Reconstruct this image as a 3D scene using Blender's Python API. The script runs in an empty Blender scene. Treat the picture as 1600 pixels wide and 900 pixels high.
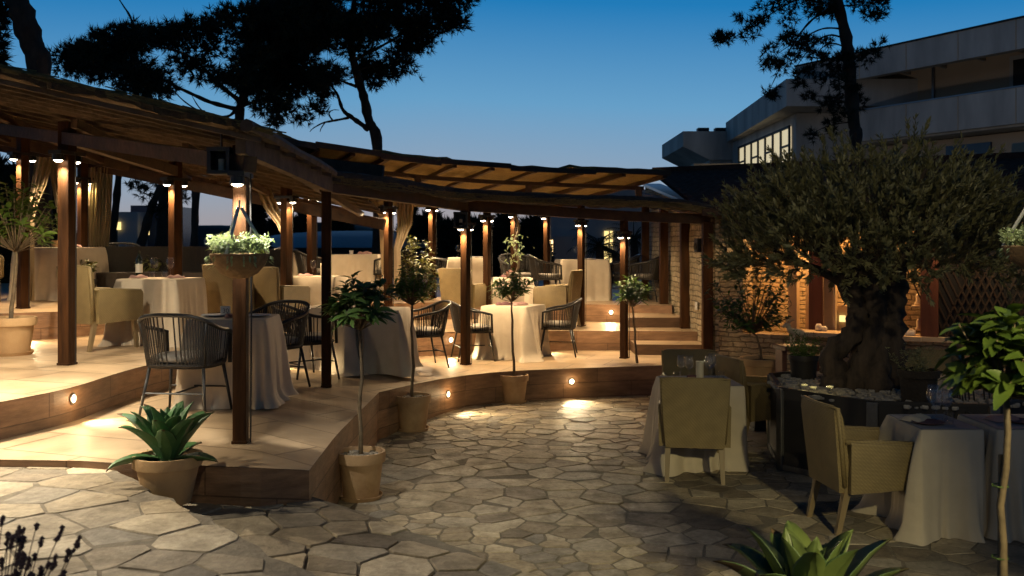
import bpy, bmesh, math, random
import numpy as np
from mathutils import Vector, Matrix

random.seed(7)
NR = np.random.RandomState(11)
sc = bpy.context.scene
COL = sc.collection
F, CX, CY, H = 1500.0, 800.0, 380.0, 2.05
rad = math.radians


def at(px, py, z):
    """ground point seen at pixel (px,py) of the 1600x900 photograph, at height z"""
    s = (py - CY) / (H - z)
    return Vector(((px - CX) / s, F / s, z))


def up(px, py, d):
    return Vector(((px - CX) * d / F, d, H + (CY - py) * d / F))


def lerp(a, b, t):
    return a + (b - a) * t


def cl(x, a=0.0, b=1.0):
    return max(a, min(b, x))


def z1(px):
    return lerp(.65, .40, cl((px - 400) / 320))


def z2(px):
    return lerp(.92, .70, cl((px - 250) / 630))


def z3(px):
    return lerp(1.24, 1.0, cl((px - 90) / 790))


# ------------------------------------------------------------------ materials
def nodes(name):
    m = bpy.data.materials.new(name)
    m.use_nodes = True
    nt = m.node_tree
    return m, nt, nt.nodes['Principled BSDF']


def N(nt, t, **kw):
    n = nt.nodes.new(t)
    for k, v in kw.items():
        if k.startswith('i_'):
            n.inputs[k[2:].replace('_', ' ')].default_value = v
        else:
            setattr(n, k, v)
    return n


def ramp(nt, fac, stops):
    r = nt.nodes.new('ShaderNodeValToRGB')
    e = r.color_ramp.elements
    while len(e) < len(stops):
        e.new(.5)
    for i, (p, c) in enumerate(stops):
        e[i].position = p
        e[i].color = (c[0], c[1], c[2], 1)
    nt.links.new(fac, r.inputs[0])
    return r.outputs[0]


def mixc(nt, fac, a, b, mode='MIX'):
    m = nt.nodes.new('ShaderNodeMix')
    m.data_type = 'RGBA'
    m.blend_type = mode
    for sock, v in ((m.inputs[0], fac), (m.inputs[6], a), (m.inputs[7], b)):
        if hasattr(v, 'is_linked'):
            nt.links.new(v, sock)
        elif isinstance(v, (int, float)):
            sock.default_value = v
        else:
            sock.default_value = (v[0], v[1], v[2], 1)
    return m.outputs[2]


def math_(nt, op, a, b=0.0, c=None):
    m = nt.nodes.new('ShaderNodeMath')
    m.operation = op
    for i, v in enumerate((a, b) if c is None else (a, b, c)):
        if hasattr(v, 'is_linked'):
            nt.links.new(v, m.inputs[i])
        else:
            m.inputs[i].default_value = v
    return m.outputs[0]


def coords(nt, kind='Object', scale=(1, 1, 1), rot=(0, 0, 0)):
    if kind == 'World':
        o = nt.nodes.new('ShaderNodeNewGeometry').outputs['Position']
    else:
        o = nt.nodes.new('ShaderNodeTexCoord').outputs[kind]
    mp = nt.nodes.new('ShaderNodeMapping')
    mp.inputs['Scale'].default_value = scale
    mp.inputs['Rotation'].default_value = rot
    nt.links.new(o, mp.inputs['Vector'])
    return mp.outputs['Vector']


def M(name, c1, c2=None, scale=6, rough=.7, bump=0, bscale=30, metallic=0, kind='Object', st=(1, 1, 1), spec=.5, trans=0, sheen=0, detail=6):
    m, nt, b = nodes(name)
    b.inputs['Roughness'].default_value = rough
    b.inputs['Metallic'].default_value = metallic
    b.inputs['Specular IOR Level'].default_value = spec
    if c2 is None:
        c2 = tuple(v * .75 for v in c1)
    v = coords(nt, kind, st)
    n = N(nt, 'ShaderNodeTexNoise', i_Scale=scale, i_Detail=detail, i_Roughness=.6)
    nt.links.new(v, n.inputs['Vector'])
    nt.links.new(ramp(nt, n.outputs[0], [(.3, c1), (.7, c2)]), b.inputs['Base Color'])
    if bump:
        n2 = N(nt, 'ShaderNodeTexNoise', i_Scale=bscale, i_Detail=5)
        nt.links.new(v, n2.inputs['Vector'])
        bp = N(nt, 'ShaderNodeBump', i_Strength=bump, i_Distance=.01)
        nt.links.new(n2.outputs[0], bp.inputs['Height'])
        nt.links.new(bp.outputs[0], b.inputs['Normal'])
    if trans:
        t = N(nt, 'ShaderNodeBsdfTranslucent')
        t.inputs['Color'].default_value = (c1[0] * 1.4, c1[1] * 1.5, c1[2], 1)
        mx = N(nt, 'ShaderNodeMixShader')
        mx.inputs[0].default_value = trans
        nt.links.new(b.outputs[0], mx.inputs[1])
        nt.links.new(t.outputs[0], mx.inputs[2])
        nt.links.new(mx.outputs[0], nt.nodes['Material Output'].inputs['Surface'])
    return m


def emit(name, c, s):
    m, nt, b = nodes(name)
    b.inputs['Base Color'].default_value = (.02, .02, .02, 1)
    b.inputs['Emission Color'].default_value = (*c, 1)
    b.inputs['Emission Strength'].default_value = s
    return m


def flagstone():
    """natural stone; every slab carries its own tone in the attribute 'tone'"""
    m, nt, b = nodes('flagstone')
    v = coords(nt, 'World')
    at_ = N(nt, 'ShaderNodeAttribute', attribute_name='tone')
    sep = N(nt, 'ShaderNodeSeparateColor')
    nt.links.new(at_.outputs['Color'], sep.inputs[0])
    fine = N(nt, 'ShaderNodeTexNoise', i_Scale=26, i_Detail=9, i_Roughness=.68)
    mid = N(nt, 'ShaderNodeTexNoise', i_Scale=6, i_Detail=7, i_Roughness=.62)
    big = N(nt, 'ShaderNodeTexNoise', i_Scale=.9, i_Detail=7, i_Roughness=.7)
    for q in (fine, mid, big):
        nt.links.new(v, q.inputs['Vector'])
    stone = ramp(nt, sep.outputs[0], [(0, (.13, .105, .075)), (.22, (.38, .31, .21)), (.42, (.22, .20, .17)), (.62, (.52, .44, .315)), (.82, (.30, .245, .165)), (1, (.18, .145, .11))])
    stone = mixc(nt, .75, stone, ramp(nt, mid.outputs[0], [(.3, (.48, .45, .41)), (.52, (.95, .93, .9)), (.7, (1.2, 1.17, 1.12))]), 'MULTIPLY')
    stone = mixc(nt, .6, stone, ramp(nt, fine.outputs[0], [(.33, (.5, .48, .45)), (.65, (1.15, 1.15, 1.15))]), 'MULTIPLY')
    stone = mixc(nt, .6, stone, ramp(nt, big.outputs[0], [(.32, (.5, .49, .48)), (.55, (1, 1, 1)), (.75, (1.1, 1.1, 1.08))]), 'MULTIPLY')
    nt.links.new(stone, b.inputs['Base Color'])
    h = math_(nt, 'ADD', math_(nt, 'MULTIPLY', fine.outputs[0], .5), math_(nt, 'MULTIPLY', mid.outputs[0], 1.6))
    bp = N(nt, 'ShaderNodeBump', i_Strength=.9, i_Distance=.016)
    nt.links.new(h, bp.inputs['Height'])
    nt.links.new(bp.outputs[0], b.inputs['Normal'])
    nt.links.new(ramp(nt, mid.outputs[0], [(.3, (.8, .8, .8)), (.7, (.5, .5, .5))]), b.inputs['Roughness'])
    return m


def deckmat():
    m, nt, b = nodes('stamped concrete')
    v = coords(nt, 'World', (1, 1, 0), (0, 0, .35))
    br = N(nt, 'ShaderNodeTexBrick', i_Scale=1.0, i_Mortar_Size=.010, i_Brick_Width=1.1, i_Row_Height=.55)
    br.offset = .37
    br.inputs['Color1'].default_value = (.49, .36, .225, 1)
    br.inputs['Color2'].default_value = (.40, .29, .18, 1)
    br.inputs['Mortar'].default_value = (.21, .145, .085, 1)
    nt.links.new(v, br.inputs['Vector'])
    n = N(nt, 'ShaderNodeTexNoise', i_Scale=2.2, i_Detail=8, i_Roughness=.65)
    nt.links.new(v, n.inputs['Vector'])
    nt.links.new(mixc(nt, .8, br.outputs[0], ramp(nt, n.outputs[0], [(.28, (.5, .47, .43)), (.5, (.9, .88, .86)), (.72, (1.15, 1.13, 1.1))]), 'MULTIPLY'), b.inputs['Base Color'])
    n2 = N(nt, 'ShaderNodeTexNoise', i_Scale=14, i_Detail=6)
    nt.links.new(v, n2.inputs['Vector'])
    h = math_(nt, 'SUBTRACT', n2.outputs[0], math_(nt, 'MULTIPLY', br.outputs['Fac'], .6))
    bp = N(nt, 'ShaderNodeBump', i_Strength=.35, i_Distance=.01)
    nt.links.new(h, bp.inputs['Height'])
    nt.links.new(bp.outputs[0], b.inputs['Normal'])
    nt.links.new(ramp(nt, n.outputs[0], [(.3, (.3, .3, .3)), (.7, (.5, .5, .5))]), b.inputs['Roughness'])
    return m


def risermat():
    m, nt, b = nodes('brown stamped riser')
    v = coords(nt, 'World', (3, 3, 16))
    n = N(nt, 'ShaderNodeTexNoise', i_Scale=1.3, i_Detail=8, i_Roughness=.65)
    nt.links.new(v, n.inputs['Vector'])
    vb = coords(nt, 'World', (1.2, 1.2, 3.5))
    n2 = N(nt, 'ShaderNodeTexNoise', i_Scale=1.5, i_Detail=4)
    nt.links.new(vb, n2.inputs['Vector'])
    c = ramp(nt, n.outputs[0], [(.3, (.16, .092, .052)), (.7, (.32, .20, .115))])
    c = mixc(nt, .7, c, ramp(nt, n2.outputs[0], [(.35, (.65, .6, .55)), (.65, (1.25, 1.15, 1.1))]), 'MULTIPLY')
    uv = nt.nodes.new('ShaderNodeUVMap')
    br = N(nt, 'ShaderNodeTexBrick', i_Scale=1.0, i_Mortar_Size=.005, i_Brick_Width=.95, i_Row_Height=.19)
    br.offset = .5
    br.inputs['Color1'].default_value = (1, 1, 1, 1)
    br.inputs['Color2'].default_value = (.72, .70, .68, 1)
    br.inputs['Mortar'].default_value = (.35, .32, .3, 1)
    nt.links.new(uv.outputs[0], br.inputs['Vector'])
    c = mixc(nt, .85, c, br.outputs[0], 'MULTIPLY')
    nt.links.new(c, b.inputs['Base Color'])
    bp = N(nt, 'ShaderNodeBump', i_Strength=.6, i_Distance=.012)
    hh = math_(nt, 'SUBTRACT', n.outputs[0], br.outputs['Fac'])
    nt.links.new(hh, bp.inputs['Height'])
    nt.links.new(bp.outputs[0], b.inputs['Normal'])
    b.inputs['Roughness'].default_value = .5
    return m


def ledgestone(name, dx, dy, ca, cb, cm, w=.3, h=.09):
    """rough coursed stone; (dx,dy) is the direction the wall runs"""
    m, nt, b = nodes(name)
    g = nt.nodes.new('ShaderNodeNewGeometry')
    sp = N(nt, 'ShaderNodeSeparateXYZ')
    nt.links.new(g.outputs['Position'], sp.inputs[0])
    u = math_(nt, 'ADD', math_(nt, 'MULTIPLY', sp.outputs[0], dx), math_(nt, 'MULTIPLY', sp.outputs[1], dy))
    cb_ = N(nt, 'ShaderNodeCombineXYZ')
    nt.links.new(u, cb_.inputs[0])
    nt.links.new(sp.outputs[2], cb_.inputs[1])
    n = N(nt, 'ShaderNodeTexNoise', i_Scale=4.5, i_Detail=5)
    nt.links.new(cb_.outputs[0], n.inputs['Vector'])
    add = N(nt, 'ShaderNodeVectorMath', operation='MULTIPLY_ADD')
    nt.links.new(n.outputs['Color'], add.inputs[0])
    add.inputs[1].default_value = (.20, .085, 0)
    nt.links.new(cb_.outputs[0], add.inputs[2])
    br = N(nt, 'ShaderNodeTexBrick', i_Scale=1.0, i_Mortar_Size=.011, i_Mortar_Smooth=.6, i_Brick_Width=w, i_Row_Height=h, i_Bias=.1)
    br.offset = .43
    br.squash = .6
    br.squash_frequency = 3
    br.inputs['Color1'].default_value = (*ca, 1)
    br.inputs['Color2'].default_value = (*cb, 1)
    br.inputs['Mortar'].default_value = (*cm, 1)
    nt.links.new(add.outputs[0], br.inputs['Vector'])
    f = N(nt, 'ShaderNodeTexNoise', i_Scale=13, i_Detail=8, i_Roughness=.65)
    nt.links.new(g.outputs['Position'], f.inputs['Vector'])
    nt.links.new(mixc(nt, .8, br.outputs[0], ramp(nt, f.outputs[0], [(.3, (.5, .48, .45)), (.7, (1.25, 1.2, 1.15))]), 'MULTIPLY'), b.inputs['Base Color'])
    hgt = math_(nt, 'SUBTRACT', math_(nt, 'MULTIPLY', f.outputs[0], 1.0), br.outputs['Fac'])
    bp = N(nt, 'ShaderNodeBump', i_Strength=1, i_Distance=.03)
    nt.links.new(hgt, bp.inputs['Height'])
    nt.links.new(bp.outputs[0], b.inputs['Normal'])
    b.inputs['Roughness'].default_value = .85
    return m


def weave(name, c1, c2, sc_=120):
    m, nt, b = nodes(name)
    v = coords(nt, 'Object')
    w1 = N(nt, 'ShaderNodeTexWave', wave_type='BANDS', bands_direction='Z', i_Scale=sc_ * .28, i_Distortion=.6)
    w2 = N(nt, 'ShaderNodeTexWave', wave_type='BANDS', bands_direction='DIAGONAL', i_Scale=sc_ * .2, i_Distortion=.4)
    n = N(nt, 'ShaderNodeTexNoise', i_Scale=9, i_Detail=5)
    for q in (w1, w2, n):
        nt.links.new(v, q.inputs['Vector'])
    f = math_(nt, 'MULTIPLY', w1.outputs['Fac'], math_(nt, 'MULTIPLY_ADD', w2.outputs['Fac'], .5, .5))
    c = ramp(nt, f, [(.1, c2), (.6, c1)])
    c = mixc(nt, .5, c, ramp(nt, n.outputs[0], [(.3, (.7, .7, .7)), (.7, (1.15, 1.15, 1.15))]), 'MULTIPLY')
    nt.links.new(c, b.inputs['Base Color'])
    bp = N(nt, 'ShaderNodeBump', i_Strength=.45, i_Distance=.004)
    nt.links.new(f, bp.inputs['Height'])
    nt.links.new(bp.outputs[0], b.inputs['Normal'])
    b.inputs['Roughness'].default_value = .6
    return m


def glassmat():
    m, nt, b = nodes('clear glass')
    nt.nodes.remove(b)
    t = N(nt, 'ShaderNodeBsdfTransparent')
    t.inputs[0].default_value = (.985, .985, .985, 1)
    g = N(nt, 'ShaderNodeBsdfGlossy', i_Roughness=.03)
    lw = N(nt, 'ShaderNodeLayerWeight', i_Blend=.18)
    mx = N(nt, 'ShaderNodeMixShader')
    f = math_(nt, 'MULTIPLY_ADD', lw.outputs['Facing'], .55, .04)
    nt.links.new(f, mx.inputs[0])
    nt.links.new(t.outputs[0], mx.inputs[1])
    nt.links.new(g.outputs[0], mx.inputs[2])
    nt.links.new(mx.outputs[0], nt.nodes['Material Output'].inputs['Surface'])
    return m


W_ = dict(st=(1, 1, .12), kind='Object')
MT = dict(
    flag=flagstone(), grout=M('sandy grout', (.19, .16, .12), (.10, .083, .062), 18, .95, .8, 50, kind='World'), deck=deckmat(), riser=risermat(),
    earth=M('dark earth', (.035, .03, .022), (.02, .018, .012), 3, .95),
    lawn=M('night lawn', (.03, .04, .018), (.018, .025, .01), 8, .95),
    hill=M('far hill scrub', (.03, .04, .035), (.02, .028, .024), .2, 1, kind='World'),
    wood=M('stained timber', (.064, .026, .0085), (.020, .009, .0036), 16, .6, .8, 40, spec=.12, **W_),
    beam=M('dark beam timber', (.075, .036, .016), (.032, .016, .008), 9, .65, .5, 24),
    greywood=M('weathered timber', (.17, .115, .07), (.07, .046, .028), 7, .8, .7, 18),
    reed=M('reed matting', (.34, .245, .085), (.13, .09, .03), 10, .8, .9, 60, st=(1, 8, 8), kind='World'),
    reedshade=M('shaded reed matting', (.125, .075, .03), (.045, .027, .011), 10, .8, .9, 60, st=(1, 8, 8), kind='World'),  # reed colour darkened to carry the shade under the left roof
    reedtop=M('aged reed cover', (.085, .07, .055), (.04, .034, .028), 6, .9, .9, 40, st=(3, 3, 8), kind='World'),
    black=M('black metal', (.012, .012, .012), (.02, .019, .018), 8, .45),
    rope=M('charcoal rope', (.022, .018, .015), (.014, .012, .01), 40, .8, .5, 90),
    cushion=M('grey cushion', (.30, .27, .23), (.22, .2, .17), 12, .9, .3, 90),
    darkcushion=M('dark cushion', (.05, .04, .035), (.035, .03, .025), 12, .9, .3, 90),
    wicker=weave('tan wicker', (.27, .20, .085), (.13, .092, .04)),
    palewicker=weave('pale wicker', (.42, .33, .17), (.22, .16, .08)),
    legwood=M('chair leg wood', (.26, .19, .10), (.17, .12, .06), 12, .5, **W_),
    darkleg=M('dark chair leg', (.05, .03, .018), (.03, .02, .012), 12, .5, **W_),
    cloth=M('ivory linen', (.56, .475, .36), (.48, .405, .305), 5, .85, .7, 7),
    runner=M('slate linen', (.26, .24, .25), (.20, .185, .2), 9, .85, .25, 160),
    napkin=M('dusty rose napkin', (.42, .25, .22), (.33, .19, .17), 12, .85, .2, 120),
    plum=M('plum napkin', (.16, .075, .075), (.11, .05, .055), 12, .85, .2, 120),
    china=M('white china', (.72, .70, .66), (.66, .64, .6), 5, .25),
    glass=glassmat(),
    bottle=M('green bottle glass', (.015, .02, .012), (.01, .014, .008), 5, .1),
    paper=M('paper label', (.72, .68, .58), (.64, .6, .5), 12, .8),
    ink=M('printed ink', (.03, .03, .03), (.02, .02, .02), 5, .8),
    wax=M('ivory candle wax', (.66, .58, .42), (.6, .52, .37), 4, .5),
    terra=M('terracotta', (.47, .31, .17), (.26, .15, .075), 4, .8, .25, 60),
    terralight=M('pale terracotta', (.50, .33, .165), (.42, .26, .125), 5, .8, .25, 60),
    soil=M('potting soil', (.03, .022, .016), (.015, .011, .008), 25, .95, .8, 60),
    pebble=M('pale pebbles', (.34, .29, .23), (.2, .17, .135), 60, .85, .6, 60),
    whitestone=M('white pebbles', (.34, .32, .29), (.2, .185, .165), 30, .75, .3, 60, kind='World'),
    leaf=M('lemon leaf', (.095, .135, .022), (.045, .08, .016), 8, .5, trans=.25, kind='World', spec=.25),
    leafdark=M('bay leaf', (.085, .145, .032), (.045, .085, .022), 8, .5, trans=.15, kind='World', spec=.25),
    yleaf=M('variegated leaf', (.16, .15, .03), (.06, .08, .016), 5, .45, trans=.2, kind='World'),
    olive=M('olive leaf', (.20, .19, .085), (.085, .088, .04), 9, .5, trans=.1, kind='World'),
    agave=M('agave leaf', (.075, .18, .06), (.045, .12, .042), 4, .45, kind='Object'),
    agavepale=M('yellow green agave leaf', (.15, .19, .05), (.08, .12, .035), 4, .45, kind='Object'),
    leafedge=M('pale leaf margin', (.11, .17, .06), (.07, .12, .045), 9, .5),
    drytip=M('dry leaf tip', (.12, .075, .035), (.07, .045, .022), 20, .8),
    pine=M('pine needle', (.022, .032, .012), (.014, .02, .008), 2, .8, kind='World'),
    silver=M('silver foliage', (.36, .42, .25), (.20, .27, .13), 30, .7, trans=.15, kind='World'),
    flower=M('dry lavender heads', (.06, .035, .045), (.035, .02, .028), 20, .9, kind='World'),
    bark=M('bark', (.065, .046, .032), (.018, .013, .01), 16, .95, 1, 22, st=(1, 1, .16), kind='World'),
    pinebark=M('pine bark', (.10, .065, .045), (.04, .027, .02), 6, .95, 1, 14, st=(1, 1, .4), kind='World'),
    stem=M('young stem', (.16, .115, .065), (.085, .06, .035), 20, .7, .4, 40, kind='World'),
    coir=M('coir liner', (.34, .22, .11), (.2, .125, .06), 25, .95, 1, 50),
    ropew=M('white cord', (.8, .78, .72), (.7, .68, .62), 60, .8, .5, 120),
    drape=M('drape linen', (.40, .31, .21), (.31, .235, .155), 8, .85, .2, 150, trans=.2),
    panel=M('dark planter panel', (.014, .012, .011), (.02, .017, .015), 6, .6),
    steel=M('brushed steel', (.22, .21, .2), (.16, .155, .15), 20, .4, metallic=.8),
    flash=M('zinc flashing', (.30, .31, .33), (.22, .23, .25), 3, .35, metallic=.7),
    rtile=M('roof tile', (.15, .065, .045), (.07, .032, .024), 9, .95, .5, 30, kind='World', spec=.05),
    doorwood=M('red brown door timber', (.16, .055, .028), (.09, .03, .017), 9, .5, .3, 30, **W_),
    plaster=M('warm plaster', (.55, .42, .27), (.47, .35, .22), 4, .8, .2, 60),
    sill=M('pale stone sill', (.58, .48, .34), (.48, .39, .27), 7, .6, .3, 60),
    hotel=M('hotel render', (.66, .62, .57), (.36, .335, .31), .9, .85, .2, 20, kind='World', st=(1, 1, .22)),
    hotelwarm=M('hotel back wall', (.55, .42, .30), (.46, .35, .25), .5, .85, kind='World'),
    dark=M('dark opening', (.01, .009, .009), (.014, .013, .012), 4, .6),
    bluepane=M('night glass', (.05, .08, .13), (.04, .06, .1), 2, .15),
    awning=M('blue membrane', (.10, .14, .18), (.08, .11, .145), 2, .5, kind='World'),
    pale=M('pale far render', (.42, .42, .42), (.35, .35, .36), .6, .85, kind='World'),
    litwin=emit('lit window', (1, .72, .26), 1.5),
    hotelwin=emit('hotel lit window', (1, .86, .55), .62),
    lens=emit('lamp lens', (1, .84, .60), 30),
    steplens=emit('step light lens', (1, .74, .42), 16),
    bulb=emit('warm bulb', (1, .62, .25), 4),
    tea=emit('tea light glow', (1, .82, .30), .55),
    fairy=emit('fairy light', (1, .88, .66), .9),
)
STONE_SIDE = ledgestone('side wall stone', .08, 1, (.47, .40, .28), (.34, .285, .19), (.20, .165, .11), .24, .085)
STONE_FRONT = ledgestone('front wall stone', 1, -.5, (.46, .37, .24), (.32, .25, .155), (.18, .14, .09), .33, .07)


# ------------------------------------------------------------------ mesh builder
class MB:
    def __init__(s):
        s.v, s.f, s.mi, s.n = [], [], [], 0

    def add(s, v, f, mi=0):
        s.v.extend([tuple(p) for p in v])
        s.f.extend([tuple(i + s.n for i in q) for q in f])
        s.mi.extend([mi] * len(f))
        s.n += len(v)
        return s

    def box(s, c, size, rz=0, bev=0, mi=0, tilt=None):
        bm = bmesh.new()
        bmesh.ops.create_cube(bm, size=1)
        bmesh.ops.scale(bm, vec=size, verts=bm.verts)
        if bev:
            bmesh.ops.bevel(bm, geom=bm.edges[:], offset=bev, segments=2, affect='EDGES', profile=.5)
        R = Matrix.Rotation(rz, 3, 'Z')
        if tilt is not None:
            R = R @ Matrix.Rotation(tilt, 3, 'X')
        bm.verts.index_update()
        s.add([R @ v.co + Vector(c) for v in bm.verts], [[v.index for v in f.verts] for f in bm.faces], mi)
        bm.free()
        return s

    def bar(s, a, b, w, h, mi=0, upv=(0, 0, 1), w2=None, h2=None):
        a, b = Vector(a), Vector(b)
        d = (b - a).normalized()
        u = Vector(upv)
        if abs(d.dot(u)) > .95:
            u = Vector((1, 0, 0))
        r = d.cross(u).normalized()
        u = r.cross(d).normalized()
        w2 = w2 or w
        h2 = h2 or h
        vs = []
        for p, ww, hh in ((a, w, h), (b, w2, h2)):
            for i, j in ((-1, -1), (1, -1), (1, 1), (-1, 1)):
                vs.append(p + r * i * ww / 2 + u * j * hh / 2)
        s.add(vs, [(3, 2, 1, 0), (4, 5, 6, 7), (0, 1, 5, 4), (1, 2, 6, 5), (2, 3, 7, 6), (3, 0, 4, 7)], mi)
        return s

    def tube(s, pts, r, n=8, mi=0, jit=0, closed=False, flat=1.0):
        pts = [Vector(p) for p in pts]
        rs = r if isinstance(r, (list, tuple)) else [r] * len(pts)
        k = len(pts)
        ref = None
        vs = []
        for i, p in enumerate(pts):
            if closed:
                t = pts[(i + 1) % k] - pts[i - 1]
            else:
                t = pts[min(i + 1, k - 1)] - pts[max(i - 1, 0)]
            t = t.normalized() if t.length > 1e-9 else Vector((0, 0, 1))
            if ref is None:
                ref = Vector((1, 0, 0)) if abs(t.x) < .8 else Vector((0, 1, 0))
            a = (ref - t * ref.dot(t)).normalized()
            ref = a
            bb = t.cross(a)
            for j in range(n):
                q = 2 * math.pi * j / n
                rr = rs[i] * (1 + jit * (random.random() - .5))
                vs.append(p + a * math.cos(q) * rr + bb * math.sin(q) * rr * flat)
        fs = []
        for i in range(k if closed else k - 1):
            i2 = (i + 1) % k
            for j in range(n):
                fs.append((i * n + j, i * n + (j + 1) % n, i2 * n + (j + 1) % n, i2 * n + j))
        if not closed:
            fs.append(tuple(range(n - 1, -1, -1)))
            fs.append(tuple((k - 1) * n + j for j in range(n)))
        s.add(vs, fs, mi)
        return s

    def lathe(s, prof, c=(0, 0, 0), n=28, mi=0, cap=False):
        vs, fs = [], []
        for r, z in prof:
            for j in range(n):
                q = 2 * math.pi * j / n
                vs.append((c[0] + r * math.cos(q), c[1] + r * math.sin(q), c[2] + z))
        for i in range(len(prof) - 1):
            for j in range(n):
                fs.append((i * n + j, i * n + (j + 1) % n, (i + 1) * n + (j + 1) % n, (i + 1) * n + j))
        if cap:
            fs.append(tuple((len(prof) - 1) * n + j for j in range(n)))
            fs.append(tuple(range(n - 1, -1, -1)))
        s.add(vs, fs, mi)
        return s

    def prism(s, poly, zb, zt, mi=0, mside=None):
        """poly: list of (x,y) or (x,y,z); zt may be None when poly carries z"""
        n = len(poly)
        top = [(p[0], p[1], zt if zt is not None else p[2]) for p in poly]
        bot = [(p[0], p[1], zb) for p in poly]
        area = sum(poly[i][0] * poly[(i + 1) % n][1] - poly[(i + 1) % n][0] * poly[i][1] for i in range(n))
        ids = list(range(n))
        if area < 0:
            ids.reverse()
        s.add(top, [tuple(ids)], mi)
        fs = []
        for i in range(n):
            a, b = ids[i], ids[(i + 1) % n]
            fs.append((a + n, b + n, b, a))
        s.add(top + bot, fs + [tuple(i + n for i in reversed(ids))], mi if mside is None else mside)
        return s

    def leaves(s, P, D, U, L, Wd, rows=2, droop=.2, fold=.25, mi=0):
        """vectorised leaf blades: P base points, D directions, U rough normals"""
        P, D, U = (np.asarray(a, float).reshape(-1, 3) for a in (P, D, U))
        n = len(P)
        L = np.broadcast_to(np.asarray(L, float), (n,))
        Wd = np.broadcast_to(np.asarray(Wd, float), (n,))
        D = D / (np.linalg.norm(D, axis=1, keepdims=True) + 1e-9)
        S = np.cross(D, U)
        S /= (np.linalg.norm(S, axis=1, keepdims=True) + 1e-9)
        NN = np.cross(S, D)
        V = np.zeros((n, rows + 1, 3, 3))
        for i in range(rows + 1):
            t = i / rows
            w = math.sin(math.pi * min(.97, t ** .85 * .96 + .02)) ** .8 * .5
            if i == 0:
                w = .04
            c = P + D * (L * t)[:, None] + np.array([0, 0, -1.0]) * (droop * L * t * t)[:, None]
            V[:, i, 1] = c
            V[:, i, 0] = c - S * (Wd * w)[:, None] + NN * (Wd * w * fold)[:, None]
            V[:, i, 2] = c + S * (Wd * w)[:, None] + NN * (Wd * w * fold)[:, None]
        base = np.arange(n)[:, None] * (rows + 1) * 3
        fs = []
        for i in range(rows):
            for k in (0, 1):
                a = i * 3 + k
                fs.append(base + np.array([[a, a + 1, a + 4, a + 3]]))
        fa = np.concatenate(fs, 0)
        s.add(V.reshape(-1, 3).tolist(), fa.tolist(), mi)
        return s

    def build(s, name, mats, parent=None, smooth=False, world=False):
        me = bpy.data.meshes.new(name)
        me.from_pydata(s.v, [], s.f)
        for m in (mats if isinstance(mats, (list, tuple)) else [mats]):
            me.materials.append(m)
        if any(s.mi):
            me.polygons.foreach_set('material_index', s.mi)
        if smooth:
            me.polygons.foreach_set('use_smooth', [True] * len(s.f))
        me.update()
        if smooth == 'auto':
            me.set_sharp_from_angle(angle=rad(40))
        o = bpy.data.objects.new(name, me)
        COL.objects.link(o)
        if parent is not None:
            o.parent = parent
            if world:
                o.matrix_parent_inverse = wm(parent).inverted()
        return o


def wm(o):
    m = o.matrix_basis.copy()
    if o.parent is not None:
        m = wm(o.parent) @ o.matrix_parent_inverse @ m
    return m


def tag(o, label, cat, group=None):
    o['label'] = label
    o['category'] = cat
    if group:
        o['group'] = group
    return o


def thing(name, label, cat, loc=(0, 0, 0), rz=0, group=None):
    o = bpy.data.objects.new(name, None)
    o.empty_display_size = .1
    COL.objects.link(o)
    o.location = loc
    o.rotation_euler = (0, 0, rz)
    return tag(o, label, cat, group)


def kind(o, k='structure'):
    o['kind'] = k
    return o


def copy_tree(o, parent=None):
    c = o.copy()
    COL.objects.link(c)
    if parent is not None:
        c.parent = parent
    for ch in list(o.children):
        copy_tree(ch, c)
    return c


def place(proto, used, loc, rz, label, sc_=1.0):
    o = proto if not used else copy_tree(proto)
    used.append(1)
    o.location = loc
    o.rotation_euler = (0, 0, rz)
    o.scale = (sc_,) * 3
    o['label'] = label
    return o


WARM = (1, .70, .38)
LIGHTS = []


def spot(name, loc, target, power, color=WARM, size=100, blend=.6, radius=.03):
    l = bpy.data.lights.new(name, 'SPOT')
    l.energy = power
    l.color = color
    l.spot_size = rad(size)
    l.spot_blend = blend
    l.shadow_soft_size = radius
    o = bpy.data.objects.new(name, l)
    COL.objects.link(o)
    o.location = loc
    d = Vector(target) - Vector(loc)
    o.rotation_euler = d.to_track_quat('-Z', 'Y').to_euler()
    return o


def point(name, loc, power, color=WARM, radius=.05):
    l = bpy.data.lights.new(name, 'POINT')
    l.energy = power
    l.color = color
    l.shadow_soft_size = radius
    o = bpy.data.objects.new(name, l)
    COL.objects.link(o)
    o.location = loc
    return o


# ------------------------------------------------------------------ camera, world
cam = bpy.data.cameras.new('camera')
camo = bpy.data.objects.new('camera', cam)
COL.objects.link(camo)
camo.location = (0, 0, H)
camo.rotation_euler = (math.pi / 2, 0, 0)
cam.sensor_width = 36
cam.lens = 36 * F / 1600
cam.shift_y = -(450 - CY) / 1600
cam.clip_end = 3000
cam.dof.use_dof = True
cam.dof.focus_distance = 9.5
cam.dof.aperture_fstop = 4.0
sc.camera = camo

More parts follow.
